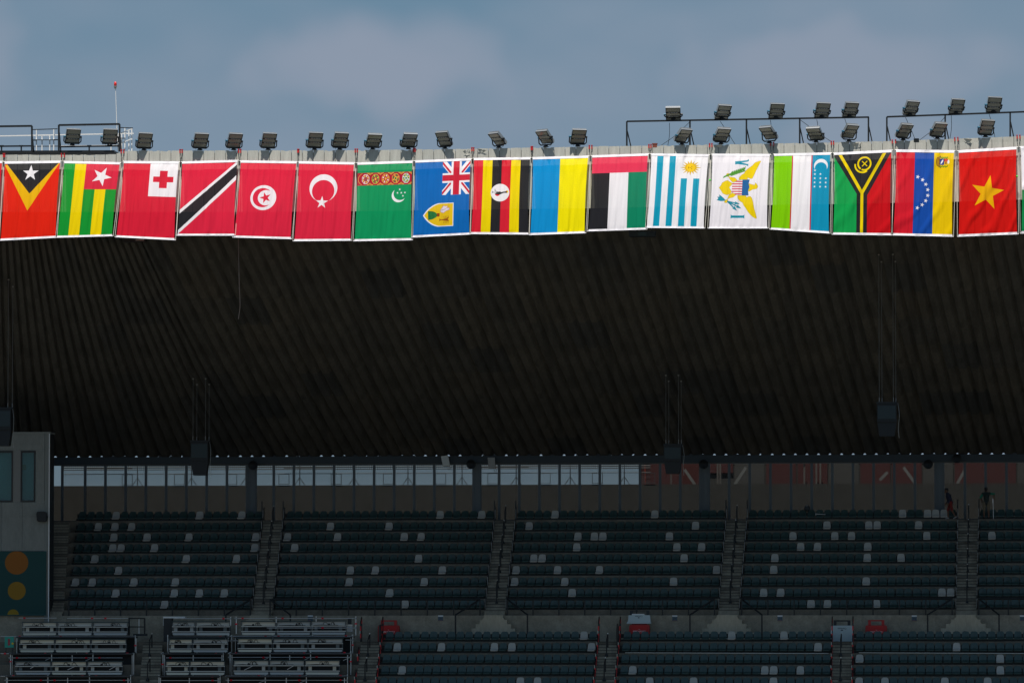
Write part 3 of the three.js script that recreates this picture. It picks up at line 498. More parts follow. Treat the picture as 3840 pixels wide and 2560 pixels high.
    const x = 0.705 * FW, y = 0.165 * FH; c.fillStyle = '#f0c400'; c.strokeStyle = '#b88a00'; c.lineWidth = 1.5; c.beginPath(); for (let i = 0; i < 32; i++) { const a = i * Math.PI / 16, r = i % 2 ? 42 : (i % 4 ? 74 : 84); c.lineTo(x + r * Math.cos(a), y + r * 0.86 * Math.sin(a)); } c.closePath(); c.fill(); c.stroke(); c.fillStyle = '#ffd21e'; disc(c, x, y, 40); c.beginPath(); c.arc(x, y, 40, 0, 7); c.stroke(); c.fillStyle = '#8a6a10'; c.fillRect(x + 6, y - 15, 5, 11); c.fillRect(x + 6, y + 6, 5, 11); c.fillRect(x - 20, y - 8, 5, 18); c.fillRect(x - 10, y - 2, 14, 4);
  },
  islands(c) {
    fill('#f8f4fd')(c); const s = FW / 1040, P = (pts, col, st = '#a88a20') => { c.fillStyle = col; c.strokeStyle = st; c.lineWidth = 2; c.beginPath(); pts.forEach(([x, y]) => c.lineTo((x - 95) * s, (y - 95) * s * 1.06)); c.closePath(); c.fill(); c.stroke(); };
    const Y = '#f8d800', T = '#0a94b0';
    P([[595, 555], [600, 510], [640, 460], [690, 430], [700, 400], [740, 350], [780, 320], [830, 280], [880, 220], [960, 190], [985, 195], [940, 290], [900, 380], [875, 450], [840, 530], [800, 530], [755, 510], [750, 550]], Y);
    P([[580, 850], [590, 910], [630, 960], [680, 990], [700, 1040], [740, 1090], [780, 1160], [830, 1220], [880, 1265], [935, 1295], [945, 1275], [925, 1200], [890, 1090], [870, 980], [845, 900], [815, 868], [780, 872], [745, 890], [735, 855]], Y);
    P([[235, 705], [270, 660], [290, 610], [340, 580], [390, 565], [480, 625], [430, 700], [470, 790], [440, 830], [380, 845], [310, 815], [270, 750]], Y);
    P([[430, 500], [520, 515], [570, 565], [490, 605], [440, 560], [400, 490]], Y); P([[360, 470], [370, 435], [410, 432], [425, 460], [405, 490], [375, 495]], Y); P([[420, 850], [490, 800], [560, 838], [500, 890], [430, 905], [400, 930]], Y); P([[345, 950], [400, 925], [415, 960], [390, 995], [350, 990]], Y);
    P([[770, 620], [830, 640], [890, 655], [900, 610], [930, 640], [950, 680], [930, 725], [850, 740], [790, 775], [775, 770]], Y);
    P([[790, 550], [665, 552], [560, 570], [480, 630], [425, 700], [470, 780], [540, 835], [660, 848], [780, 850], [770, 770], [790, 695], [775, 620]], WHT, '#8899aa');
    c.save(); c.beginPath(); [[665, 552], [560, 570], [480, 630], [425, 700], [470, 780], [540, 835], [660, 848]].forEach(([x, y]) => c.lineTo((x - 95) * s, (y - 95) * s * 1.06)); c.closePath(); c.clip(); c.fillStyle = '#d8304e'; for (let i = 0; i < 6; i++) c.fillRect(380 * s, (575 + i * 47.5 - 95) * s * 1.06, 400 * s, 23 * s); c.restore();
    P([[790, 550], [665, 552], [660, 848], [780, 850], [770, 770], [790, 695], [775, 620]], '#1a66a8', '#14508a');
    P([[305, 520], [315, 490], [440, 430], [600, 375], [710, 350], [560, 420], [420, 470]], '#5aa838', '#3a7a20'); for (let i = 0; i < 7; i++) for (const q of [-1, 1]) { const x = 430 + i * 38, y = 445 - i * 14; P([[x, y], [x + 20 - q * 5, y + q * 38], [x + 52, y + q * 44 - 18], [x + 40, y + q * 12]], '#5aa838', '#3a7a20'); }
    P([[250, 838], [330, 905], [368, 950], [330, 955], [280, 958], [205, 938], [235, 915], [215, 878], [250, 885]], T, '#0a7088'); for (const [x, y] of [[625, 1015], [655, 1098], [580, 1140]]) { const dx = x - 400, dy = y - 965, l = Math.hypot(dx, dy), ux = dx / l, uy = dy / l; P([[400 - uy * 9, 965 + ux * 9], [x - ux * 80 - uy * 9, y - uy * 80 + ux * 9], [x - ux * 90 - uy * 28, y - uy * 90 + ux * 28], [x, y], [x - ux * 90 + uy * 28, y - uy * 90 - ux * 28], [x - ux * 80 + uy * 9, y - uy * 80 - ux * 9], [400 + uy * 9, 965 - ux * 9]], T, '#0a7088'); }
    P([[515, 202], [540, 202], [735, 182], [755, 158], [762, 192], [735, 205], [620, 225], [735, 252], [755, 252], [750, 292], [728, 272], [560, 252], [518, 258]], T, T); P([[475, 1220], [492, 1235], [702, 1235], [718, 1220], [718, 1290], [702, 1275], [492, 1275], [475, 1290]], T, T);
  },
  uzbek(c) {
    fill(WHT)(c); c.fillStyle = '#86d400'; rect(c, 0, 0, 0.318, 1); c.fillStyle = '#d01c34'; rect(c, 0.318, 0, 0.02, 1); rect(c, 0.665, 0, 0.02, 1); c.fillStyle = '#0a9ac4'; rect(c, 0.685, 0, 0.32, 1);
    const x = 0.84 * FW, y = 0.145 * FH; c.fillStyle = WHT; disc(c, x, y, 60); c.fillStyle = '#0a9ac4'; disc(c, x, y + 22, 52); c.fillStyle = WHT;[[0.735, [0.205, 0.255, 0.31, 0.365, 0.42]], [0.835, [0.255, 0.31, 0.365, 0.42]], [0.935, [0.31, 0.365, 0.42]]].forEach(([u, l]) => l.forEach((v) => star(c, u * FW, v * FH, 12)));
  },
  vanuatu(c) {
    fill('#10a852')(c); c.fillStyle = '#d40f1c'; rect(c, 0.5, 0, 0.5, 1); c.fillStyle = BLK; poly(c, [[0, 0], [1, 0], [0.585, 0.53], [0.585, 1], [0.4, 1], [0.4, 0.51], [0.0, 0.03]]);
    c.strokeStyle = '#fadc00'; c.lineWidth = 25; c.lineJoin = 'miter'; c.beginPath(); c.moveTo(0.085 * FW, -12); c.lineTo(0.492 * FW, 0.5 * FH); c.lineTo(0.9 * FW, -12); c.moveTo(0.492 * FW, 0.48 * FH); c.lineTo(0.492 * FW, FH); c.stroke();
    const x = 0.53 * FW, y = 0.13 * FH; c.lineWidth = 14; c.beginPath(); c.arc(x, y, 53, 2.2, 8.3); c.stroke(); c.beginPath(); c.arc(x - 16, y + 10, 62, 0.9, 3.3); c.stroke(); c.lineWidth = 8; c.beginPath(); c.moveTo(x - 20, y - 22); c.lineTo(x + 24, y + 22); c.moveTo(x + 24, y - 22); c.lineTo(x - 20, y + 22); c.stroke();
  },
  venezuela(c) {
    fill('#dc1c30')(c); c.fillStyle = '#1450b0'; rect(c, 0.325, 0, 0.34, 1); c.fillStyle = '#f6ce00'; rect(c, 0.66, 0, 0.35, 1); c.fillStyle = WHT;
    [[0.385, 0.305], [0.47, 0.34], [0.53, 0.395], [0.565, 0.46], [0.568, 0.53], [0.535, 0.595], [0.475, 0.645], [0.395, 0.685]].forEach(([u, v]) => star(c, u * FW, v * FH, 19, 0.25));
    const x = 0.815 * FW, y = 0.115 * FH; c.strokeStyle = '#7a2a2a'; c.lineWidth = 6; for (let i = 0; i < 3; i++) { c.beginPath(); c.moveTo(x - 44 + i * 12, y - 36 - i * 6); c.quadraticCurveTo(x - 62 + i * 10, y, x - 44 + i * 12, y + 36 + i * 8); c.stroke(); }
    c.fillStyle = '#4a8a20'; for (let i = 0; i < 7; i++) { c.beginPath(); c.ellipse(x - 18 + i * 9, y - 36 + (i % 2) * 5, 7, 4, 0.5, 0, 7); c.fill(); c.beginPath(); c.ellipse(x - 24 + i * 10, y + 36 + (i % 2) * 5, 9, 4, -0.6, 0, 7); c.fill(); }
    c.fillStyle = '#1c3c94'; c.beginPath(); c.roundRect(x - 26, y - 26, 38, 52, 10); c.fill(); c.fillStyle = '#c8202c'; c.fillRect(x + 10, y - 26, 30, 26); c.fillStyle = '#e8c820'; c.fillRect(x + 10, y, 30, 24); c.fillStyle = WHT; c.beginPath(); c.ellipse(x - 8, y, 7, 20, 0.5, 0, 7); c.fill(); c.beginPath(); c.ellipse(x + 46, y, 9, 16, 0, 0, 7); c.fill(); c.fillStyle = '#a03040'; c.fillRect(x + 16, y + 5, 16, 12); c.fillStyle = '#f07050'; c.fillRect(x + 16, y - 18, 18, 10);
  },
  vietnam(c) { fill('#da1410')(c); c.fillStyle = '#f2b600'; star(c, 0.49 * FW, 0.51 * FH, 144, 0.2); },
  last(c) { fill('#f8f4fd')(c); c.fillStyle = '#0a8a4c'; rect(c, 0, 0.5, 0.3, 0.5); },
  first(c) { fill('#dc1c30')(c); },
};
const FLAGS = [
  ['first', [-214, 605], [7, 603], [-8, 890], [-222, 892], 'sliver of a red flag banner at the left edge of the picture'],
  ['timor', [16, 605], [225, 602], [208, 892], [-1, 903], 'red flag banner with black and yellow triangles and white star'],
  ['togo', [240, 603], [449, 608], [419, 886], [211, 892], 'green and yellow striped flag banner with white star on red square'],
  ['tonga', [463, 603], [670, 605], [653, 901], [434, 890], 'red flag banner with red cross on a white corner square'],
  ['trinidad', [682, 605], [890, 599], [878, 884], [664, 884], 'red flag banner with white edged black diagonal band'],
  ['tunisia', [902, 601], [1112, 604], [1090, 897], [875, 891], 'red flag banner with crescent and star inside a white disc'],
  ['turkey', [1120, 604], [1328, 608], [1314, 903], [1102, 905], 'red flag banner with large white crescent above a white star'],
  ['turkmen', [1340, 609], [1547, 602], [1543, 901], [1328, 905], 'green flag banner with patterned red carpet band'],
  ['turks', [1557, 601], [1766, 593], [1760, 880], [1547, 891], 'blue flag banner with crossed corner flag and yellow shield'],
  ['uganda', [1777, 592], [1989, 589], [1981, 880], [1766, 878], 'flag banner of red, yellow and black stripes with crane on white disc'],
  ['ukraine', [1998, 589], [2207, 583], [2193, 875], [1988, 882], 'half blue and half yellow flag banner'],
  ['emirates', [2221, 582], [2431, 575], [2423, 861], [2207, 868], 'flag banner with red top over black, white and green stripes'],
  ['uruguay', [2443, 575], [2659, 578], [2640, 857], [2425, 855], 'white flag banner with blue stripes and golden sun'],
  ['islands', [2672, 576], [2888, 577], [2878, 857], [2659, 857], 'white flag banner with yellow eagle, shield and letters V I'],
  ['uzbek', [2904, 576], [3116, 571], [3110, 876], [2891, 861], 'lime, white and blue flag banner with crescent and small stars'],
  ['vanuatu', [3129, 572], [3345, 561], [3342, 883], [3125, 880], 'green and red flag banner split by a black and yellow Y'],
  ['venezuela', [3362, 560], [3580, 563], [3573, 888], [3350, 883], 'red, blue and yellow flag banner with arc of white stars'],
  ['vietnam', [3596, 563], [3814, 550], [3817, 879], [3596, 888], 'plain red flag banner with big yellow star'],
  ['last', [3829, 548], [4046, 545], [4052, 872], [3832, 876], 'sliver of a white and green flag banner at the right edge'],
];
const mSleeve = new THREE.MeshPhysicalMaterial({ color: C(0.84, 0.82, 0.88), roughness: 0.9, transmission: 0.12, thickness: 0, side: THREE.DoubleSide }), mRope = M(0.6, 0.58, 0.52, 0.9), mPlate = M(0.45, 0.45, 0.44, 0.4, 0.7);
const Z_TOP = ZF + 0.16, Z_BOT = ZF + 1.05;
FLAGS.forEach(([key, tl, tr, br, bl, label], fi) => {
  const A = at(...tl, Z_TOP), B = at(...tr, Z_TOP), Cc = at(...br, Z_BOT), D = at(...bl, Z_BOT), nz = noise2(100 + fi);
  const o = thing('flag_banner', label, 'flag', V((C ? (D.x + Cc.x) / 2 : 0), Math.min(Cc.y, D.y), Z_BOT), 'flag banners along the roof edge');
  const heavy = fi >= 16 ? 1.8 : fi === 15 ? 1.4 : 1.3;
  const surf = (u, v) => {
    const p = A.clone().lerp(B, u).lerp(D.clone().lerp(Cc, u), v), pin = Math.sin(Math.PI * u) * 0.15 + 0.85;
    const edge = Math.pow(Math.abs(2 * u - 1), 6), bow = -0.018 * Math.sin(Math.PI * v);                       // the side hems draw in a little
    p.x += -bow * 2.2 * (u - 0.5) * -2 * (0.5 + edge * 0.5);
    const fold = Math.sin((u * 26 + nz(u * 9, v * 2.2) * 7)) * 0.5 + (nz(u * 38 + 7, v * 3.1) - 0.5) * 1.6 + (nz(u * 15, v * 1.7 + 20) - 0.5) * 2.2;
    const diag = fi >= 15 ? Math.pow(Math.max(0, Math.sin((u * 0.75 + v * 0.62) * 19 + nz(u * 3, v * 3) * 4)), 2) * 1.4 : 0;
    const tug = (nz(u * 70, 3) - 0.5) * 2.4 * Math.exp(-v * 9);
    p.z += (fold * 0.017 * heavy + diag * (fi > 16 ? 0.04 : 0.025) + tug * 0.008) * pin * Math.min(1, v * 14 + 0.15) * Math.min(1, (1 - v) * 16 + 0.1) + 0.06 * Math.sin(Math.PI * v);
    return p;
  };
  const grid = (u0, u1, v0, v1, nu, nv, off) => {
    const pos = [], uv = [], idx = []; for (let j = 0; j <= nv; j++) for (let i = 0; i <= nu; i++) { const a = i / nu, b = j / nv, p = surf(u0 + (u1 - u0) * a, v0 + (v1 - v0) * b); pos.push(p.x, p.y, p.z + off); uv.push(a, 1 - b); }
    for (let j = 0; j < nv; j++) for (let i = 0; i < nu; i++) { const a = j * (nu + 1) + i, b = a + 1, c = a + nu + 1, d = c + 1; idx.push(a, c, b, b, c, d); }
    const g = new THREE.BufferGeometry(); g.setAttribute('position', new THREE.Float32BufferAttribute(pos, 3)); g.setAttribute('uv', new THREE.Float32BufferAttribute(uv, 2)); g.setIndex(idx); g.computeVertexNormals(); return g;
  };
  const cv = document.createElement('canvas'); cv.width = FW; cv.height = FH; designs[key](cv.getContext('2d'));
  const tx = new THREE.CanvasTexture(cv); tx.colorSpace = THREE.SRGBColorSpace;
  const cloth = new THREE.MeshPhysicalMaterial({ map: tx, roughness: 0.85, transmission: 0.3, thickness: 0, side: THREE.DoubleSide, transparent: true, opacity: 0.91, specularIntensity: 0.1 });
  part(o, 'cloth', grid(0.004, 0.996, 0.028, 0.974, 90, 44, 0), cloth);
  part(o, 'top_sleeve', grid(0, 1, 0, 0.03, 60, 3, 0.012), mSleeve); part(o, 'bottom_sleeve', grid(0, 1, 0.972, 1, 60, 3, 0.012), mSleeve);
  const dx = B.clone().sub(A).normalize(), dx2 = Cc.clone().sub(D).normalize();
  part(o, 'top_rod', [tube(A.clone().addScaledVector(dx, -0.06).add(V(0, -0.03, -0.01)), B.clone().addScaledVector(dx, 0.06).add(V(0, -0.03, -0.01)), 0.018, 6)], mPlate);
  part(o, 'bottom_rod', [tube(D.clone().addScaledVector(dx2, -0.07).add(V(0, 0.02, 0)), Cc.clone().addScaledVector(dx2, 0.07).add(V(0, 0.02, 0)), 0.018, 6)], mSleeve);
  for (const [q, e, s] of [[A, D, -1], [B, Cc, 1]]) {
    const px = s < 0 ? tl[0] : tr[0], t = V(q.x + s * 0.03, at(px, fTopPy(px) - 3, ZF + 0.02).y, ZF + 0.03), c = V(q.x + s * 0.07, q.y - 0.03, q.z);
    part(o, 'red_strap', [bx(t.clone().add(V(0, -0.08, 0)), 0.06, 0.18, 0.035), bx(t.clone().add(V(0, 0.02, -0.1)), 0.065, 0.04, 0.26)], mRed);
    part(o, 'hanger', [tube(t.clone().add(V(0, -0.18, 0.01)), c, 0.012, 5), bx(t.clone().lerp(c, 0.7), 0.03, 0.1, 0.02)], mDark);
    part(o, 'shackle', [bx(c.clone().add(V(s * 0.01, -0.14, -0.02)), 0.07, 0.26, 0.02), tube(c.clone().add(V(0, -0.26, 0)), c.clone().add(V(0.01, -0.42, 0)), 0.014, 5)], mPlate);
    part(o, 'side_rope', [tube(c.clone().add(V(s * 0.01, -0.3, 0)), e.clone().add(V(s * 0.06, 0.02, 0)), 0.012, 5)], mRope);
  }
  if (key === 'uruguay' || key === 'vietnam') { const p = key === 'uruguay' ? at(2663, 675, ZF + 0.4) : at(3815, 661, ZF + 0.3); part(o, 'green_light_dot', [new THREE.SphereGeometry(0.055, 10, 8).translate(p.x, p.y, p.z), tube(p.clone(), p.clone().add(V(-0.07, 0.0, 0)), 0.012, 5)], M(0.02, 0.75, 0.03, 0.5)); }  // small green ball painted to stand for a green dot of light
});

// ------------------------------------------------------------------ floodlights on the roof edge
const mHouse = M(0.45, 0.46, 0.46, 0.35, 0.7), mLens = M(0.31, 0.30, 0.25, 0.2), mBlue = M(0.02, 0.12, 0.2, 0.5);
function floodlight(px, py, yaw, tilt, zBase, yBase, label, group) {
  const c = at(px, py, zBase + 0.12), base = V(c.x, yBase, zBase), o = thing('floodlight', label, 'floodlight', base, group), W = 0.78, H = 0.82, hy = c.y - yBase;
  yaw *= 1.3; tilt += 0.12; o.rotation.y = yaw;                                    // parts below are in the lamp's own axes, base at the origin
  const lp = (parent, name, geos, m) => { const me = new THREE.Mesh(join(geos), m); me.name = name; me.castShadow = me.receiveShadow = true; parent.add(me); return me; };
  const turn = new THREE.Matrix4().makeRotationX(tilt).setPosition(0, hy, 0.12), T = (g) => g.applyMatrix4(turn);
  const h = lp(o, 'housing', [T(box(-W / 2, W / 2, -H / 2, H / 2, -0.10, 0.0)), ...Array.from({ length: 15 }, (_, i) => T(box(-W / 2 + 0.03 + i * 0.05, -W / 2 + 0.045 + i * 0.05, -H / 2 + 0.02, H / 2 + 0.012, -0.17, -0.1)))], mHouse);
  lp(h, 'bezel', [T(box(-W / 2 + 0.004, W / 2 - 0.004, -H / 2 + 0.004, -H / 2 + 0.05, 0.001, 0.03)), T(box(-W / 2 + 0.004, W / 2 - 0.004, H / 2 - 0.04, H / 2 - 0.008, 0.001, 0.028)), T(box(-W / 2, -W / 2 + 0.03, -H / 2, H / 2, 0.002, 0.031)), T(box(W / 2 - 0.03, W / 2, -H / 2, H / 2, 0.002, 0.031)), T(box(-W / 2 + 0.03, W / 2 - 0.03, -0.145, -0.088, 0.001, 0.04)), T(box(-W / 2 + 0.03, W / 2 - 0.03, 0.088, 0.145, 0.001, 0.04))], mBlack);
  for (const [a, b] of [[-H / 2 + 0.05, -0.145], [-0.088, 0.088], [0.145, H / 2 - 0.04]]) lp(o, 'lens', [T(box(-W / 2 + 0.031, W / 2 - 0.031, a + 0.001, b - 0.001, 0.002, 0.016))], mLens);
  for (const y of [-0.115, 0.115]) lp(o, 'led_strip', [0, 1, 2, 3].map((i) => T(box(-0.26 + i * 0.135, -0.15 + i * 0.135, y - 0.008, y + 0.008, 0.0405, 0.044))), mWhite);
  const by = 0.12;
  lp(o, 'yoke', [tube(V(-W / 2 - 0.075, hy, 0.06), V(-W / 2 - 0.085, by + 0.1, 0.02), 0.032, 8), tube(V(-W / 2 - 0.085, by + 0.1, 0.02), V(-W / 2 + 0.03, by, 0), 0.032, 8), tube(V(-W / 2 + 0.03, by, 0), V(W / 2 - 0.03, by, 0), 0.034, 8), tube(V(W / 2 - 0.03, by, 0), V(W / 2 + 0.085, by + 0.1, 0.02), 0.032, 8), tube(V(W / 2 + 0.085, by + 0.1, 0.02), V(W / 2 + 0.075, hy, 0.06), 0.032, 8)], mBlack);
  for (const s of [-1, 1]) lp(o, 'pivot', [tube(V(s * (W / 2 + 0.002), hy, 0.06), V(s * (W / 2 + 0.11), hy, 0.06), 0.05, 10)], s < 0 ? mBlue : mBlack);
  lp(o, 'base', [box(-0.12, 0.12, 0.0, 0.03, -0.1, 0.1), tube(V(0, 0.03, 0), V(0, by, 0), 0.13, 10, 0.07)], mBlack);
  lp(o, 'lead', [cable([V(0.1, hy - 0.15, -0.1), V(0.2, by, -0.16), V(0.16, 0.02, -0.05)], 0.009, 12), cable([V(-0.1, hy - 0.15, -0.12), V(-0.2, by, -0.1), V(-0.22, 0.01, 0.02)], 0.009, 12)], mBlack);
  return o;
}
const LOW = [[537, 527, 0.42, 0.35], [747, 528, 0.42, 0.4], [874, 528, 0.45, 0.42], [1003, 527, 0.4, 0.38], [1177, 525, 0.38, 0.36], [1272, 525, 0.4, 0.45], [1396, 528, 0.38, 0.62], [1530, 526, 0.36, 0.62], [1668, 521, -0.42, 0.5], [1870, 521, -0.6, 0.72], [2047, 514, -0.5, 0.65], [2166, 512, 0.3, 0.5], [2557, 508, 0.62, 0.68], [2704, 506, 0.45, 0.65], [2887, 499, -0.5, 0.72], [3061, 502, -0.32, 0.72], [3184, 493, 0.55, 0.62], [3388, 491, 0.55, 0.62], [3516, 487, 0.52, 0.6], [3697, 478, 0.42, 0.45]];
LOW.forEach(([px, py, yaw, tilt], i) => floodlight(px, py, yaw, tilt, ZF - 0.02, at(px, fTopPy(px), ZF).y + 0.02, `square floodlight standing on the fascia edge, ${ORD[i]} of twenty from left`, 'floodlights along the fascia edge'));
const frameOne = table([[2351, 455], [3260, 439]]), frameTwo = table([[3327, 438], [3840, 419], [4200, 406]]);
[[2525, 428, 0.0, 0.55], [2708, 421, 0.45, 0.5], [2910, 417, 0.32, 0.35], [3082, 414, 0.34, 0.36], [3187, 412, 0.42, 0.42], [3414, 406, 0.5, 0.48], [3586, 400, 0.42, 0.36], [3726, 393, 0.34, 0.3]].forEach(([px, py, yaw, tilt], i) => {
  const y = at(px, px < 3290 ? frameOne(px) : frameTwo(px), ZF - 0.6).y + 0.045; floodlight(px, py, yaw, tilt, ZF - 0.6, y, `square floodlight on the tall black roof frame, ${ORD[i]} of eight from left`, 'floodlights on the tall frames');
});
// tall frames that carry the upper lamps
[[frameOne, 2351, 3260, [2351, 2588, 2800, 3000, 3258], 'long'], [frameTwo, 3327, 4100, [3327, 3546, 3790, 4095], 'cut off']].forEach(([fr, a, b, posts, word]) => {
  const A = at(a, fr(a), ZF - 0.6), B = at(b, fr(b), ZF - 0.6), o = thing('lamp_frame', word === 'long' ? 'long black steel frame carrying five floodlights above the roof' : 'black steel frame with three floodlights at the right edge', 'frame', V((A.x + B.x) / 2, A.y - 1.7, ZF - 0.6), 'floodlight frames on the roof');
  part(o, 'top_bar', [bar(A, B, 0.085)], mBlack);
  posts.forEach((p) => { const t = at(p, fr(p), ZF - 0.6), f = at(p, fTopPy(p) + 10, ZF - 0.6); part(o, 'post', [bar(f, t, 0.085)], mBlack); part(o, 'brace', [bar(V(f.x + 0.22, f.y, ZF - 1.1), V(t.x + 0.02, t.y - 0.5, ZF - 0.66), 0.06)], mBlack); });
  const W = (p, q, r, s) => part(o, 'wire', [cable([at(p, q, ZF - 0.55), at((p + r) / 2 + 3, (q + s) / 2 + 4, ZF - 0.55), at(r, s, ZF - 0.55)], 0.014, 12)], mBlack);
  if (word === 'long') { W(2586, 458, 2480, 545); W(2511, 460, 2505, 545); W(2702, 455, 2760, 545); W(2890, 450, 2888, 480); W(3003, 450, 3120, 532); W(3064, 448, 3065, 480); W(3169, 445, 3175, 475); } else { W(3397, 440, 3432, 520); W(3546, 438, 3450, 525); W(3569, 433, 3564, 520); W(3711, 428, 3733, 515); }
});
solo('junction_box', [bx(at(2456, 545, ZF - 0.1), 0.24, 0.22, 0.2), bx(at(2456, 539, ZF - 0.1), 0.28, 0.05, 0.22)], M(0.2, 0.05, 0.03, 0.7), 'small rust red junction box on the roof edge', 'box');
solo('junction_box', [bx(at(3438, 527, ZF - 0.1), 0.28, 0.2, 0.2), bx(at(3438, 521, ZF - 0.1), 0.22, 0.05, 0.22)], mBlack, 'small black junction box on the roof edge', 'box');

// ------------------------------------------------------------------ service platform with frames and beacon at the left
{
  const z = ZF - 0.5, P = (x, y, zz = z) => at(x, y, zz), o = thing('service_platform', 'black and white railed service platform at the left of the roof', 'platform', P(220, 580));
  part(o, 'deck_beam', [bar(P(-160, 577, ZF - 0.08), P(436, 575, ZF - 0.08), 0.1, 0.16), bar(P(-160, 574, z - 1.0), P(436, 572, z - 1.0), 0.1, 1.6)], mBlack);
  const w = (a, b, c, d, zz = z - 1.0, t = 0.06) => bar(P(a, b, zz), P(c, d, zz), t);
  part(o, 'white_rail', [w(-160, 513, 500, 500)], mWhite); part(o, 'white_rail', [w(118, 549, 450, 545, z - 0.9)], mWhite); part(o, 'white_rail', [w(118, 524, 214, 524, z - 0.8)], mWhite);
  [[135, 484, 575], [200, 482, 574], [156, 510, 575], [185, 508, 575], [415, 505, 572], [467, 478, 567], [482, 490, 567], [493, 480, 567], [455, 497, 570], [443, 500, 572]].forEach(([x, a, b]) => part(o, 'white_post', [w(x, a, x, b, z - 0.85, 0.055)], mWhite));
  part(o, 'white_rail', [w(452, 499, 495, 482, z - 0.7, 0.045)], mWhite); part(o, 'white_rail', [w(455, 536, 493, 520, z - 0.7, 0.045)], mWhite);
  [[118, 486, 214, 483], [447, 478, 497, 480], [120, 526, 135, 526], [200, 524, 218, 524], [447, 518, 466, 518]].forEach(([a, b, c, d]) => part(o, 'short_bar', [w(a, b, c, d, z - 0.6, 0.045)], mBlack));
  for (const [a, b, yt, pa, pb] of [[-180, 118, 475, 0, 1], [219, 447, 468, 1, 1]]) {
    part(o, 'lamp_bar', [bar(P(a, yt + 1), P(b, yt - 3), 0.1)], mBlack); part(o, 'lamp_bar', [bar(P(a, 550), P(b, 547), 0.08)], mBlack);
    if (pa) part(o, 'upright', [bar(P(a, 572), P(a, yt), 0.09), bar(P(a + 8, 572, z - 0.5), P(a + 2, yt + 30), 0.06)], mBlack); if (pb) part(o, 'upright', [bar(P(b, 568), P(b, yt - 3), 0.09), bar(P(b + 7, 568, z - 0.5), P(b + 1, yt + 30), 0.06)], mBlack);
    for (const q of a < 0 ? [4, 78] : [333]) part(o, 'stub', [bar(P(q, 572), P(q, 549), 0.07), bx(P(q, 547), 0.22, 0.08, 0.12)], mBlack);
  }
  [[268, 512, 0.36, 0.34, 'left'], [408, 513, 0.3, 0.3, 'right']].forEach(([px, py, yaw, tilt, side]) => floodlight(px, py, yaw, tilt, z, P(px, 545).y, `square floodlight on the service platform frame, ${side} one of the pair`, 'floodlights on the platform'));
  const b = thing('beacon_mast', 'thin white mast with a red warning lamp on top', 'beacon', P(444, 572, z - 0.4));
  part(b, 'mast', [tube(P(443, 572, z - 0.4), P(437, 480, z - 0.4), 0.035, 8, 0.03), tube(P(437, 480, z - 0.4), P(432, 334, z - 0.4), 0.022, 8, 0.016)], mWhite);
  const t = P(431, 333, z - 0.4); part(b, 'socket', [tube(t, t.clone().add(V(0, 0.11, 0)), 0.04, 10, 0.085), tube(t.clone().add(V(0, 0.11, 0)), t.clone().add(V(0, 0.15, 0)), 0.085, 10)], mHouse);
  part(b, 'red_lamp', [new THREE.LatheGeometry([[0, 0], [0.07, 0], [0.075, 0.08], [0.07, 0.16], [0.05, 0.22], [0, 0.235]].map(([x, y]) => new THREE.Vector2(x, y)), 14).translate(t.x, t.y + 0.15, t.z)], M(0.6, 0.02, 0.015, 0.25));
}

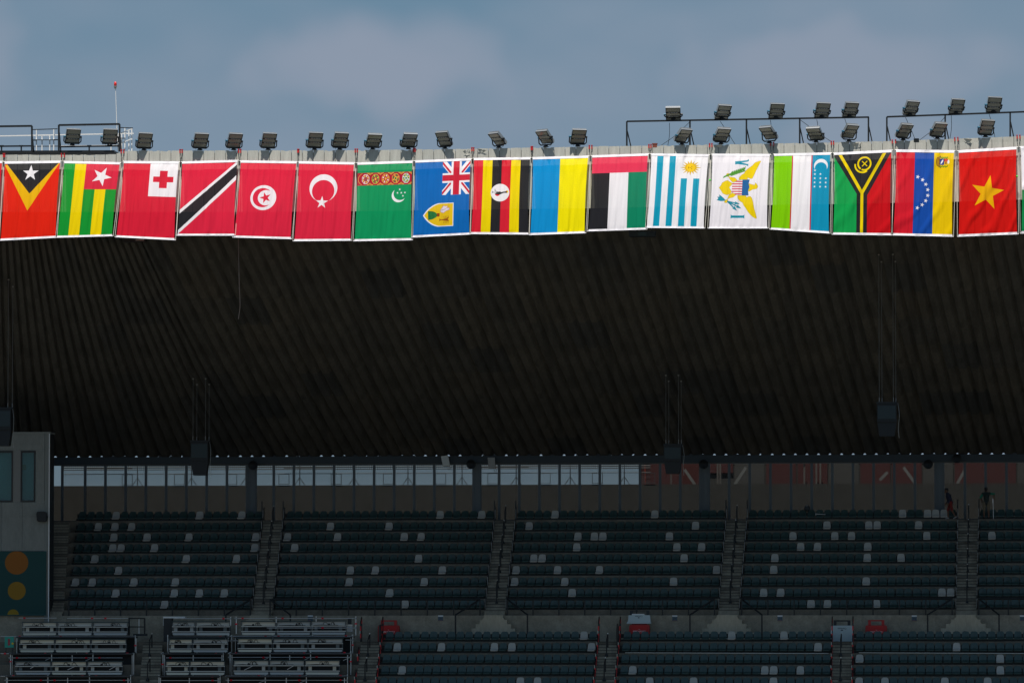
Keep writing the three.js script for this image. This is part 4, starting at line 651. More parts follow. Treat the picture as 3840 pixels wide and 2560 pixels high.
// ------------------------------------------------------------------ loudspeakers hung from the roof
const mSpk = M(0.007, 0.010, 0.013, 0.6), mGrille = M(0.018, 0.034, 0.04, 0.6);
[[6, 1528, 1672, 72, 18.0, 1030, 'at the left edge'], [750, 1652, 1782, 64, 8.6, 1385, 'over the leftmost window bay'], [2524, 1665, 1776, 64, 8.7, 1376, 'over the middle of the right half'], [3327, 1508, 1636, 68, 19.5, 968, 'hanging highest, near the right']].forEach(([px, a, b, w, z, top, where], i) => {
  const T = at(px, a, z), Bm = at(px, b, z), W = w / 66, o = thing('hanging_loudspeaker', `black loudspeaker cluster on four cables ${where}`, 'loudspeaker', Bm, 'loudspeakers hung under the roof'), x = T.x, D = 0.7, h = T.y - Bm.y;
  part(o, 'upper_cabinet', [box(x - W / 2, x + W / 2, Bm.y + h * 0.42, T.y - 0.1, z - D / 2, z + D / 2)], mSpk); part(o, 'lower_cabinet', [prism([[x - W / 2 + 0.12, Bm.y], [x + W / 2 - 0.12, Bm.y], [x + W / 2 - 0.01, Bm.y + h * 0.4], [x - W / 2 + 0.01, Bm.y + h * 0.4]], z - D / 2, z + D / 2 - 0.08)], mSpk);
  part(o, 'grille', [box(x - W / 2 + 0.04, x + W / 2 - 0.04, Bm.y + h * 0.5, T.y - 0.2, z + D / 2 + 0.002, z + D / 2 + 0.03)], mGrille); part(o, 'top_frame', [box(x - W / 2 - 0.04, x + W / 2 + 0.04, T.y - 0.09, T.y, z - D / 2 - 0.03, z + D / 2 + 0.03)], mSpk); part(o, 'hinge_bar', [box(x - W / 2 + 0.02, x + W / 2 - 0.02, Bm.y + h * 0.4 + 0.003, Bm.y + h * 0.42 - 0.002, z - 0.3, z + 0.3)], mDark);
  // the cables run straight up to eye plates on the roof sheets
  const roofY = (xx, zz) => { let best = 0, bd = 1e9; for (let i2 = -5; i2 < 100; i2 += 0.5) { const p = roofAt(i2, (zz + 0.05) / (ZF - 0.05)); if (Math.abs(p.x - xx) < bd) { bd = Math.abs(p.x - xx); best = p.y; } } return best; };
  [[-0.38, 0.3], [-0.25, -0.3], [0.34, 0.3], [0.46, -0.3]].forEach(([dx, dz]) => {
    const p = V(x + dx * W, T.y, z + dz), q = V(p.x, roofY(p.x, p.z) - 0.01, p.z); part(o, 'cable', [tube(p.clone().add(V(0, 0.2, 0)), q, 0.015, 5)], M(0.11, 0.11, 0.105, 0.6)); part(o, 'turnbuckle', [tube(p, p.clone().add(V(0, 0.24, 0)), 0.026, 6)], M(0.2, 0.2, 0.2, 0.5)); part(o, 'eye_plate', [bx(q.clone().add(V(0, -0.01, 0)), 0.09, 0.07, 0.09)], M(0.2, 0.19, 0.17, 0.6));
  });
  const cx = x + W / 2 + 0.06; part(o, 'chain', [cable([V(cx, T.y - 0.05, z + 0.2), V(cx + 0.08, T.y - 0.6, z + 0.25), V(cx + 0.03, Bm.y + 0.3, z + 0.22), V(cx + 0.07, Bm.y - 0.1, z + 0.2)], 0.012, 24)], M(0.35, 0.35, 0.34, 0.4, 0.6));
});
{
  const a = at(893, 888, ZF - 1), b = at(896, 1060, ZF - 1), c = at(899, 1150, ZF - 1), d = at(893, 1196, ZF - 1), e = at(893, 862, ZF - 1);
  solo('hanging_wire', [cable([e, a, b, c, d], 0.022, 40)], M(0.16, 0.155, 0.14, 0.7), 'loose pale wire dangling from the roof edge under the flags', 'wire');
  const s = thing('roof_speaker', 'small black sound box under the roof edge below the white flag', 'loudspeaker', at(2410, 885, ZF - 0.9)); const q = at(2410, 878, ZF - 0.9);
  part(s, 'cabinet', [bx(q, 1.4, 0.28, 0.5)], mSpk); part(s, 'mesh_front', [bx(q.clone().add(V(0, 0, 0.26)), 0.45, 0.2, 0.015)], mGrille); part(s, 'bracket', [bar(q.clone().add(V(-0.5, 0.1, 0)), at(2380, 800, ZF - 0.9), 0.05), bar(q.clone().add(V(0.5, 0.1, 0)), at(2440, 800, ZF - 0.9), 0.05)], mDark);
  const s2 = thing('roof_speaker', 'small black box under the roof edge below the red flag with a corner cross', 'loudspeaker', at(505, 905, ZF - 0.9)); const q2 = at(505, 900, ZF - 0.9);
  part(s2, 'cabinet', [bx(q2, 1.2, 0.22, 0.5)], mSpk); part(s2, 'pale_panel', [bx(q2.clone().add(V(0.3, 0.02, 0.26)), 0.45, 0.16, 0.015)], M(0.25, 0.25, 0.24, 0.7)); part(s2, 'bracket', [bar(q2.clone().add(V(-0.4, 0.1, 0)), at(478, 800, ZF - 0.9), 0.05), bar(q2.clone().add(V(0.4, 0.1, 0)), at(533, 800, ZF - 0.9), 0.05)], mDark);
}
// horns and pale boxes on the beam over the glass
[[950, 1742, 'first'], [1768, 1738, 'second'], [2640, 1738, 'third'], [3482, 1738, 'fourth'], [3590, 1716, 'fifth']].forEach(([px, py, w]) => {
  const p = at(px, py, 0.5), o = thing('horn_loudspeaker', `round black horn loudspeaker on the beam, ${w} from left`, 'loudspeaker', p, 'horns on the rear beam');
  part(o, 'horn', [new THREE.LatheGeometry([[0.02, -0.3], [0.08, -0.26], [0.1, -0.1], [0.2, 0.05], [0.27, 0.16], [0.275, 0.18], [0.25, 0.165], [0.06, 0.0], [0, 0]].map(([x, y]) => new THREE.Vector2(x, y)), 20).rotateX(Math.PI / 2 + 0.25).translate(p.x, p.y, p.z + 0.1)], mSpk); part(o, 'bracket', [bar(p.clone().add(V(0, 0.05, -0.1)), V(p.x, at(px, 1726, 0.22).y, 0.24), 0.05)], mDark);
});
[[1672, 1728, 0.12, 'with a trailing wire'], [1845, 1735, 0.0, 'darker one']].forEach(([px, py, r, w]) => {
  const p = at(px, py, 0.55), o = thing('pale_box', `pale grey flat box fixed to the rear beam, ${w}`, 'box', p, 'boxes on the rear beam');
  const g = prism([[-0.2, -0.3], [0.2, -0.3], [0.16, 0.3], [-0.24, 0.3]], -0.1, 0.1).rotateZ(r).translate(p.x, p.y, p.z); part(o, 'case', [g], r ? M(0.5, 0.52, 0.5, 0.6) : M(0.28, 0.28, 0.27, 0.6)); part(o, 'mount', [bx(p.clone().add(V(0, 0.12, -0.2)), 0.12, 0.12, 0.22)], mDark); part(o, 'lead', [cable([p.clone().add(V(0.1, -0.3, 0)), p.clone().add(V(0.16, -0.5, 0)), p.clone().add(V(0.26, -0.45, 0)), p.clone().add(V(0.2, -0.28, 0))], 0.014, 14)], mBlack);
});

// ------------------------------------------------------------------ press box at the left
{
  const z = 9.55, P = (x, y, zz = z) => at(x, y, zz), xr = P(183, 1900).x, xl = P(-420, 1900).x, yt = P(100, 1626).y, yb = gangY, o = thing('press_box', 'pale panelled press box with dark framed windows at the left edge', 'press box', V((xl + xr) / 2, yb, z - 1.5));
  const mPan = M(0.20, 0.215, 0.20, 0.6, 0, { map: gMetal }), mPan2 = M(0.22, 0.232, 0.215, 0.6, 0, { map: gMetal }), mFr = M(0.02, 0.02, 0.02, 0.5), y1 = P(0, 2066).y, wt = P(0, 1690).y, wb = P(0, 1882).y;
  part(o, 'side_wall', [box(xr - 0.1, xr, yb, yt, z - 1.5, z - 0.02)], mDark); part(o, 'roof_slab', [box(xl, xr + 0.04, yt, yt + 0.1, z - 1.5, z + 0.04)], mPan2); part(o, 'back_wall', [box(xl, xr - 0.1, yb, yt, z - 1.5, z - 1.4)], mPan); part(o, 'floor_slab', [box(xl, xr - 0.1, wb - 1.2, wb - 1.05, z - 1.4, z - 0.1)], mConcDark);
  let px = -420; for (const nx of [-310, -200, -75, 5, 82, 166]) { part(o, 'wall_panel', [metres(box(P(px, 1900).x + 0.006, P(nx, 1900).x - 0.006, y1, wb - 0.02, z - 0.06, z))], rnd() < 0.5 ? mPan : mPan2); px = nx; }
  part(o, 'wall_panel', [metres(box(xl, P(166, 1650).x - 0.006, wt + 0.02, yt - 0.002, z - 0.06, z))], mPan2); part(o, 'wall_panel', [metres(box(P(132, 1700).x, P(166, 1700).x - 0.006, wb - 0.016, wt + 0.014, z - 0.06, z))], mPan2);
  part(o, 'corner_post', [box(P(166, 1900).x, xr, yb, yt - 0.002, z - 0.1, z + 0.012)], mPan); part(o, 'edge_trim', [box(xr - 0.03, xr + 0.02, yb, yt, z + 0.014, z + 0.05)], mWhite);
  const mG = new THREE.MeshPhysicalMaterial({ color: C(0.45, 0.62, 0.62), roughness: 0.03, transmission: 1, thickness: 0 });
  const win = (a, b) => { const xa = P(a, 1780).x, xb = P(b, 1780).x, f = part(o, 'window', [box(xa, xb, wt - 0.1, wt, z - 0.08, z + 0.03), box(xa, xb, wb, wb + 0.09, z - 0.08, z + 0.03), box(xa, xa + 0.07, wb + 0.09, wt - 0.1, z - 0.08, z + 0.03), box(xb - 0.07, xb, wb + 0.09, wt - 0.1, z - 0.08, z + 0.03)], mFr); part(f, 'pane', [box(xa + 0.072, xb - 0.072, wb + 0.092, wt - 0.102, z - 0.05, z - 0.04)], mG); };
  win(-380, 46); win(76, 130); part(o, 'wall_panel', [box(P(46, 1780).x + 0.004, P(76, 1780).x - 0.004, wb - 0.016, wt + 0.014, z - 0.07, z - 0.002)], M(0.2, 0.2, 0.19, 0.7));
  part(o, 'inner_wall', [box(xl, xr - 0.12, wb - 1.0, yt - 0.05, z - 0.3, z - 0.26)], M(0.75, 0.85, 0.82, 0.8)); part(o, 'wall_notice', [bx(P(88, 1752, z - 0.24), 0.26, 0.3, 0.02)], M(0.75, 0.68, 0.45, 0.8));  // inner wall made pale and set close in place of room light
  const s = thing('wall_loudspeaker', 'rounded black loudspeaker on the press box wall', 'loudspeaker', P(156, 1936, z + 0.2)), c = P(156, 1936, z + 0.2);
  const sh = new THREE.Shape(); sh.moveTo(-0.2, 0.24); sh.quadraticCurveTo(-0.27, 0.24, -0.27, 0.1); sh.lineTo(-0.24, -0.2); sh.quadraticCurveTo(-0.22, -0.27, -0.1, -0.27); sh.lineTo(0.16, -0.27); sh.quadraticCurveTo(0.24, -0.25, 0.24, -0.1); sh.lineTo(0.22, 0.16); sh.quadraticCurveTo(0.2, 0.24, 0.1, 0.24); sh.closePath();
  part(s, 'cabinet', [new THREE.ExtrudeGeometry(sh, { depth: 0.22, bevelSize: 0.03, bevelThickness: 0.03, bevelSegments: 2 }).translate(c.x, c.y, c.z - 0.1)], mSpk); part(s, 'bracket', [bx(c.clone().add(V(0.2, -0.02, -0.14)), 0.2, 0.1, 0.1)], mDark);
  // teal banner with orange discs
  const cv = document.createElement('canvas'); cv.width = 512; cv.height = 512; const k = cv.getContext('2d'); k.fillStyle = '#07403f'; k.fillRect(0, 0, 512, 512); const u = (x) => (x + 420) / 593 * 512, v = (y) => (y - 2067) / 238 * 512, su = 512 / 593, sv = 512 / 238;
  for (const [x, y, r, col] of [[62, 2110, 44, '#8f5408'], [63, 2215, 34, '#8f6a08'], [50, 2306, 22, '#8f740c'], [-80, 2110, 44, '#8f5408'], [-78, 2215, 34, '#8f6a08'], [-220, 2110, 44, '#8f5408'], [-218, 2215, 34, '#8f6a08']]) { k.fillStyle = col; k.beginPath(); k.ellipse(u(x), v(y), r * su, r * sv, 0, 0, 7); k.fill(); }
  const tx = new THREE.CanvasTexture(cv); tx.colorSpace = THREE.SRGBColorSpace; const x0 = P(-420, 2180).x, x1 = P(172, 2180).x, yy0 = P(0, 2305).y, yy1 = P(0, 2067).y, pg = new THREE.PlaneGeometry(x1 - x0, yy1 - yy0, 24, 6), pp = pg.attributes.position, nn = noise2(77); for (let i = 0; i < pp.count; i++) pp.setZ(i, nn(pp.getX(i) * 2, pp.getY(i) * 2) * 0.02); pg.computeVertexNormals(); pg.translate((x0 + x1) / 2, (yy0 + yy1) / 2, z + 0.06);
  const bn = thing('teal_banner', 'dark teal banner with orange discs hung on the press box', 'banner', V((x0 + x1) / 2, yy0, z + 0.06)); part(bn, 'sheet', [pg], new THREE.MeshStandardMaterial({ map: tx, roughness: 0.7, side: THREE.DoubleSide })); part(bn, 'hem', [box(x0, x1, yy0 - 0.03, yy0 + 0.01, z + 0.04, z + 0.075)], M(0.03, 0.11, 0.11, 0.7)); part(bn, 'back_board', [box(x0, x1, yy0 + 0.012, yy1, z + 0.02, z + 0.05)], mDark);
}

// ------------------------------------------------------------------ press desks on scaffolding
const mBoards = [M(0.78, 0.72, 0.58, 0.5), M(0.62, 0.62, 0.58, 0.45), M(0.74, 0.69, 0.58, 0.5), M(0.5, 0.51, 0.5, 0.4)], mAlu = M(0.5, 0.5, 0.48, 0.35, 0.6), mDesk = M(0.03, 0.06, 0.065, 0.6);
const DESKS = { left: [[82, 211, 2335, 2381], [214, 344, 2335, 2381], [347, 477, 2335, 2381], [71, 203, 2399, 2445], [205, 338, 2399, 2445], [340, 472, 2399, 2445], [55, 189, 2482, 2529], [191, 323, 2482, 2529], [326, 458, 2482, 2529]], middle: [[644, 730, 2333, 2381], [733, 862, 2333, 2381], [632, 720, 2398, 2445], [722, 854, 2398, 2445], [620, 709, 2481, 2530], [711, 842, 2481, 2530]], right: [[904, 1033, 2332, 2380], [1036, 1164, 2332, 2380], [1166, 1296, 2330, 2379], [890, 1020, 2396, 2444], [1023, 1153, 2396, 2444], [1155, 1285, 2396, 2444], [875, 1007, 2478, 2529], [1009, 1140, 2478, 2529], [1143, 1273, 2478, 2529]] };
const tierZ = (y) => (y < 2360 ? 11.9 : y < 2440 ? 13.3 : 14.7);
for (const [block, list] of Object.entries(DESKS)) {
  const per = block === 'middle' ? 2 : 3;
  list.forEach(([a, b, t, q], i) => {
    const z = tierZ(t), x0 = at(a, t, z).x, x1 = at(b, t, z).x, y1 = at(a, t, z).y, y0 = at(a, q, z).y, h = y1 - y0, row = ['top', 'middle', 'bottom'][Math.floor(i / per)], col = per === 2 ? ['left', 'right'][i % 2] : ['left', 'centre', 'right'][i % 3];
    const o = thing('press_desk', `pale press desk, ${col} one of ${row} row on the ${block} scaffold`, 'desk', V((x0 + x1) / 2, y0, z), 'press desks on the scaffolds'), mb = mBoards[Math.floor(rnd() * 4)], Y = (f) => y1 - h * f;
    part(o, 'desk_top', [box(x0 - 0.02, x1 - 0.01, Y(-0.09), Y(-0.02), z - 0.5, z + 0.06)], mDesk); part(o, 'back_board', [box(x0 + 0.03, x1 - 0.03, Y(0.27), Y(0.01), z - 0.12, z - 0.09)], mb);
    part(o, 'upper_rail', [box(x0, x1, Y(0.37), Y(0.31), z - 0.08, z + 0.02)], mAlu); part(o, 'lower_rail', [box(x0, x1, Y(0.77), Y(0.70), z - 0.06, z + 0.02)], mAlu);
    for (const s of [0, 1]) part(o, 'side_post', [box(s ? x1 - 0.035 : x0 + 0.001, s ? x1 - 0.001 : x0 + 0.035, y0, Y(0.02), z - 0.07, z + 0.01)], mFrame);
    const pale = rnd() < 0.6; for (const f of [0.135, 0.84]) { const c = x0 + (x1 - x0) * f; part(o, 'leg_board', [box(c - 0.09, c + 0.09, Y(0.69), Y(0.40), z - 0.2, z - 0.17)], rnd() < 0.8 === pale ? mb : M(0.16, 0.19, 0.2, 0.5)); }
    part(o, 'front_board', [prism([[x0 + 0.11, Y(1.0)], [x1 - 0.11, Y(1.0)], [x1 - 0.03, Y(0.96)], [x1 - 0.045, Y(0.83)], [x0 + 0.045, Y(0.83)], [x0 + 0.045, Y(0.96)]], z - 0.03, z - 0.005)], mb);
    part(o, 'dark_panel', [box(x0 + 0.04, x1 - 0.04, y0, Y(0.30), z - 0.55, z - 0.5)], mDark);
    const cx = x0 + (x1 - x0) * rr(0.3, 0.6), loops = []; for (let n = 0; n < 3; n++) { const c = cx + rr(-0.25, 0.35), r = rr(0.06, 0.13); loops.push(cable([V(c - r, Y(0.27), z - 0.07), V(c - r * 0.8, Y(0.1), z - 0.06), V(c + r * 0.3, Y(0.05), z - 0.06), V(c + r, Y(0.18), z - 0.06), V(c + r * 1.3, Y(0.28), z - 0.07)], 0.012, 14, 4)); }
    loops.push(cable([V(x0 + 0.12, Y(0.28), z - 0.07), V(cx - 0.3, Y(0.25), z - 0.07), V(cx, Y(0.285), z - 0.07), V(cx + 0.5, Y(0.27), z - 0.07)], 0.018, 16, 4)); part(o, 'wiring', loops, mBlack); part(o, 'plug_block', [prism([[cx - 0.1, Y(0.29)], [cx + 0.1, Y(0.29)], [cx + 0.03, Y(0.14)], [cx - 0.02, Y(0.14)]], z - 0.085, z - 0.05)], mBlack);
  });
}
const mPipe = M(0.6, 0.61, 0.61, 0.3, 0.75), mCoup = M(0.28, 0.3, 0.31, 0.4, 0.7), mDeck = M(0.045, 0.05, 0.055, 0.7), mSkirt = M(0.015, 0.018, 0.02, 0.85);
const SCAFF = {
  left: { span: [[62, 505, 2387], [36, 500, 2450], [22, 488, 2535]], rails: [[68, 210, 2317], [250, 478, 2318], [0, 505, 2386], [0, 500, 2450], [42, 458, 2466], [0, 488, 2535], [27, 488, 2550]], posts: [[506, 2382, 2445], [500, 2448, 2530], [38, 2450, 2530], [23, 2535, 2575], [488, 2530, 2575], [192, 2447, 2480], [347, 2447, 2480], [178, 2530, 2575], [334, 2530, 2575]], red: [[90, 2317], [344, 2318], [394, 2318], [72, 2386], [226, 2387], [17, 2450], [168, 2450], [324, 2450], [476, 2450], [62, 2466], [322, 2466], [372, 2466], [48, 2534], [308, 2535], [359, 2535], [152, 2550], [203, 2550], [464, 2550], [506, 2420], [38, 2480]], dia: [[169, 2475, 190, 2466], [319, 2478, 338, 2468], [112, 2506, 130, 2496], [252, 2511, 284, 2496], [408, 2511, 430, 2499]] },
  middle: { span: [[636, 860, 2386], [610, 838, 2450], [596, 826, 2536]], rails: [[650, 864, 2319], [636, 856, 2387], [612, 838, 2450], [622, 834, 2466], [600, 824, 2536], [604, 820, 2551]], posts: [[628, 2380, 2445], [610, 2445, 2530], [855, 2380, 2405], [836, 2448, 2480], [824, 2530, 2575], [595, 2530, 2575], [864, 2312, 2345]], red: [[837, 2319], [826, 2387], [809, 2450], [638, 2466], [795, 2536], [796, 2551], [608, 2490], [885, 2339]], dia: [] },
  right: { span: [[878, 1322, 2386], [864, 1312, 2448], [850, 1300, 2533]], rails: [[885, 1334, 2318], [1000, 1334, 2354], [872, 1321, 2385], [868, 890, 2402], [1295, 1321, 2399], [862, 1315, 2449], [862, 1312, 2464], [845, 1302, 2534], [845, 1300, 2550]], posts: [[885, 2312, 2376], [1035, 2312, 2335], [1185, 2310, 2330], [1334, 2310, 2382], [868, 2380, 2445], [1322, 2378, 2450], [1315, 2440, 2530], [862, 2444, 2530], [1012, 2444, 2478], [1164, 2442, 2475], [1302, 2528, 2575], [994, 2530, 2575], [1148, 2530, 2575], [1022, 2380, 2398], [1172, 2380, 2390]], red: [[909, 2318], [1059, 2318], [1209, 2318], [1209, 2354], [995, 2386], [1044, 2386], [1297, 2384], [884, 2449], [1140, 2449], [1291, 2447], [987, 2465], [1140, 2464], [1187, 2463], [970, 2534], [1124, 2534], [1277, 2533], [866, 2550], [1122, 2550], [1277, 2549], [1334, 2338], [1322, 2418], [1315, 2480], [885, 2340]], dia: [[988, 2474, 1004, 2467], [1136, 2476, 1156, 2467], [1286, 2476, 1308, 2466], [915, 2512, 947, 2496], [1076, 2510, 1100, 2496], [970, 2560, 990, 2552], [1124, 2560, 1142, 2552]] },
};
for (const [block, S] of Object.entries(SCAFF)) {
  const zOf = (y) => (y < 2372 ? 12.05 : y < 2440 ? 12.5 : y < 2500 ? 13.85 : 15.2), [a0, b0] = S.span[2], o = thing('scaffold_tribune', block === 'left' ? 'grey tube scaffold with red collars nearest the press box' : block === 'middle' ? 'narrow grey tube scaffold just right of the leftmost lower stairs' : 'grey tube scaffold with red collars, rightmost of the three press scaffolds', 'scaffold', V(at((a0 + b0) / 2, 2500, 15).x, floorL[5], 15), 'scaffolds carrying the press desks');
  S.rails.forEach(([a, b, y]) => { const z = zOf(y); part(o, 'rail_tube', [tube(at(a, y, z), at(b, y, z), 0.022, 8)], mPipe); });
  S.posts.forEach(([x, t, b]) => { const z = zOf(t + 8); part(o, 'upright_tube', [tube(at(x, b, z), at(x, t, z), 0.03, 8)], mPipe); });
  S.posts.forEach(([x, t]) => S.rails.forEach(([a, b, y]) => { if (x >= a - 4 && x <= b + 4 && y >= t && y < t + 80 && Math.abs(zOf(y) - zOf(t + 8)) < 0.1) { const p = at(x, y, zOf(y)); part(o, 'coupler', [tube(p.clone().add(V(0, -0.045, 0)), p.clone().add(V(0, 0.045, 0)), 0.055, 8), bx(p.clone().add(V(-0.07, 0, 0)), 0.09, 0.06, 0.06)], mCoup); } }));
  S.red.forEach(([x, y]) => { const p = at(x, y, zOf(y)); part(o, 'red_collar', [tube(p.clone().add(V(-0.06, 0, 0)), p.clone().add(V(0.06, 0, 0)), 0.048, 8)], M(0.75, 0.01, 0.03, 0.45)); });
  S.dia.forEach(([a, b, c, d]) => { const z = zOf(b) - 0.06; part(o, 'brace_tube', [tube(at(a, b, z), at(c, d, z), 0.02, 6)], mPipe); });
  S.span.forEach(([a, b, y], i) => { const z1 = [12.6, 14.0, 15.4][i], z0 = [11.35, 12.65, 14.05][i], py = [2384, 2447, 2532][i], yy = at(900, py, [12.1, 13.5, 14.9][i]).y, xa = at(a, y, z0 + 1).x, xb = at(b, y, z0 + 1).x; part(o, 'deck', [box(xa, xb, yy - 0.09, yy - 0.02, z0, z1)], mDeck); part(o, 'skirt', [box(xa + 0.02, xb - 0.02, yy - 1.25, yy - 0.1, z1 - 0.55, z1 - 0.5)], mSkirt); });
  const lx = at(a0, 2500, 15).x, rx = at(b0, 2500, 15).x; for (const x of [lx + 0.1, (lx + rx) / 2, rx - 0.1]) for (const [z, fl, py] of [[12.4, floorL[1], 2386], [13.8, floorL[3], 2449], [15.2, floorL[4], 2534]]) { const top = at(900, py, z - 0.4).y - 0.1; if (top > fl + 0.1) part(o, 'standard', [tube(V(x, fl, z), V(x, top, z), 0.03, 6)], mPipe); };
}
// small things round the scaffolds
{
  const p = at(33, 2407, 13.6), o = thing('sign_board', 'small green sign board standing left of the press desks', 'sign', at(33, 2428, 13.6)); part(o, 'board', [bx(p, 0.5, 0.6, 0.06)], M(0.02, 0.28, 0.22, 0.6)); part(o, 'red_figure', [bx(p.clone().add(V(-0.01, 0, 0.034)), 0.12, 0.36, 0.006)], M(0.3, 0.03, 0.05, 0.6)); part(o, 'yellow_spot', [new THREE.CylinderGeometry(0.06, 0.06, 0.006, 14).rotateX(Math.PI / 2).translate(p.x + 0.19, p.y - 0.08, p.z + 0.034)], M(0.6, 0.42, 0.02, 0.6)); part(o, 'leg', [box(p.x - 0.2, p.x - 0.16, p.y - 0.6, p.y - 0.3, p.z - 0.02, p.z + 0.02), box(p.x + 0.16, p.x + 0.2, p.y - 0.6, p.y - 0.3, p.z - 0.02, p.z + 0.02)], mDark);
  const a = (x, y) => at(x, y, 11.0), f = thing('black_gate_frame', 'black square tube gate frame right of the left press desks', 'gate', a(512, 2380));
  part(f, 'frame', [bar(a(482, 2318), a(542, 2318), 0.07), bar(a(482, 2350), a(542, 2350), 0.06), bar(a(483, 2318), a(483, 2382), 0.07), bar(a(541, 2318), a(541, 2382), 0.08)], mBlack); part(f, 'inner_bar', [bar(a(520, 2320), a(520, 2380), 0.04)], mSteel); part(f, 'plinth', [bx(a(525, 2380), 0.75, 0.12, 0.3)], mDark);
  const b = (x, y) => at(x, y, 11.3), c = thing('dark_cabinet', 'tall dark cabinet with a pale top beside the middle press desks', 'cabinet', b(628, 2400)); part(c, 'body', [box(b(612, 2350).x, b(642, 2350).x, b(0, 2420).y, b(0, 2318).y, 10.7, 11.3)], mDark); part(c, 'pale_lid', [box(b(611, 2350).x, b(692, 2350).x, b(0, 2318).y + 0.002, b(0, 2312).y, 10.6, 11.32)], mWhite); part(c, 'side_strip', [box(b(610, 2350).x, b(612, 2350).x - 0.002, b(0, 2346).y, b(0, 2313).y, 10.7, 11.25)], mWhite);
  const e = at(1312, 2350, 11.4), g = thing('electric_box', 'small grey electric box with black top right of the press desks', 'box', at(1312, 2372, 11.4)); part(g, 'case', [bx(e.clone().add(V(0, -0.12, 0)), 0.32, 0.3, 0.25)], M(0.4, 0.42, 0.43, 0.4, 0.3)); part(g, 'black_unit', [bx(e.clone().add(V(-0.02, 0.3, 0)), 0.2, 0.32, 0.2)], mDark); part(g, 'shelf', [bx(e.clone().add(V(-0.05, 0.085, 0)), 0.4, 0.09, 0.3)], mAlu);
  for (const [x, t, bt, w] of [[2317, 2338, 2440, 'third'], [1426, 2342, 2436, 'second']]) { const q0 = at(x, bt, zL(0) + 0.9), q1 = at(x, t, zL(0) + 0.5), m = thing('folded_gate', `narrow black gate leaf seen edge on at ${w} lower stairway`, 'gate', q0, 'gate leaves beside the lower stairways'); part(m, 'leaf', [prism([[q0.x - 0.05, q0.y], [q0.x + 0.05, q0.y], [q1.x + 0.065, q1.y - 0.4], [q1.x + 0.02, q1.y], [q1.x - 0.03, q1.y], [q1.x - 0.06, q1.y - 0.4]], zL(0) + 0.2, zL(0) + 0.9)], mBlack); part(m, 'foot', [bx(q0.clone().add(V(-0.1, 0.0, -0.2)), 0.35, 0.14, 0.4)], mBlack); }
}
// ------------------------------------------------------------------ vendors' crates and number plates on the gangway
function printed(draw, w, h) { const cv = document.createElement('canvas'); cv.width = w; cv.height = h; const c = cv.getContext('2d'); draw(c); const t = new THREE.CanvasTexture(cv); t.colorSpace = THREE.SRGBColorSpace; return new THREE.MeshStandardMaterial({ map: t, roughness: 0.5 }); }
const upside = (c, w, h) => { c.translate(w, h); c.rotate(Math.PI); };
const mCola = printed((c) => { c.fillStyle = '#c01414'; c.fillRect(0, 0, 512, 288); upside(c, 512, 288); c.fillStyle = '#f2e4e0'; c.font = 'italic bold 84px serif'; c.textAlign = 'center'; c.fillText('Coca-Cola', 256, 130); c.strokeStyle = '#f2e4e0'; c.lineWidth = 5; c.beginPath(); c.moveTo(130, 60); c.quadraticCurveTo(190, 40, 250, 62); c.stroke(); c.font = 'bold 26px sans-serif'; c.fillText('zero', 256, 176); }, 512, 288);
const mCorona = printed((c) => { c.fillStyle = '#b4c4c8'; c.fillRect(0, 0, 512, 288); upside(c, 512, 288); c.fillStyle = '#0c2034'; c.font = 'bold 78px serif'; c.textAlign = 'center'; c.fillText('Corona', 256, 250); c.beginPath(); c.ellipse(256, 168, 38, 20, 0, 0, 7); c.fill(); c.fillStyle = '#b4c4c8'; c.font = 'bold 18px sans-serif'; c.fillText('extra', 256, 174); }, 512, 288);
const mCrate = M(0.42, 0.012, 0.012, 0.45), mPaleCrate = M(0.46, 0.55, 0.58, 0.45);
function crate(pa, pb, ptop, pmid, pbot, body, print, handle, label, z = 10.35) {
  const x0 = at(pa, pmid, z).x, x1 = at(pb, pmid, z).x, y0 = gangY + 0.003, y1 = at(pa, pmid, z).y, yt = at(pa, ptop, z).y, w = x1 - x0, o = thing('vendor_crate', label, 'crate', V((x0 + x1) / 2, y0, z), 'vendor crates along the gangway wall');
  const s = new THREE.Shape(); s.moveTo(x0, y0); s.lineTo(x1, y0); s.lineTo(x1 - 0.01, y1 - 0.08); s.quadraticCurveTo(x1 - 0.02, y1, x1 - 0.1, y1); s.lineTo(x0 + 0.1, y1); s.quadraticCurveTo(x0 + 0.02, y1, x0 + 0.01, y1 - 0.08); s.closePath();
  part(o, 'body', [new THREE.ExtrudeGeometry(s, { depth: 0.5, bevelSize: 0.015, bevelThickness: 0.015, bevelSegments: 2 }).translate(0, 0, z - 0.5)], body);
  const hx = w * 0.12, hw = w * 0.13; for (const q of [x0 + hx, x1 - hx - hw]) part(o, 'handle_arm', [box(q, q + hw, y1 + 0.002, yt, z - 0.4, z - 0.15)], handle); part(o, 'handle_bar', [box(x0 + hx + hw + 0.002, x1 - hx - hw - 0.002, yt - 0.07, yt - 0.002, z - 0.36, z - 0.2)], handle);
  const yb = y0 + (y1 - y0) * 0.12, pw = Math.min(w - 0.2, 0.86); const g = new THREE.PlaneGeometry(pw, pw / 1.78); g.translate((x0 + x1) / 2, y1 - 0.04 - pw / 3.56, z + 0.02); part(o, 'print', [g], print);
  return o;
}
crate(1417, 1496, 2325, 2345, 2385, mCrate, mCola, mCrate, 'red vendor crate with white lettering, leftmost on the gangway beside the press desks', 10.3);
crate(3247, 3327, 2324, 2345, 2385, mCrate, mCola, mCrate, 'red vendor crate with white lettering, rightmost on the gangway', 10.3);
crate(3117, 3200, 2325, 2346, 2385, mPaleCrate, mCorona, mDark, 'pale blue vendor crate with black handle at the head of the right lower stairs', 10.6);
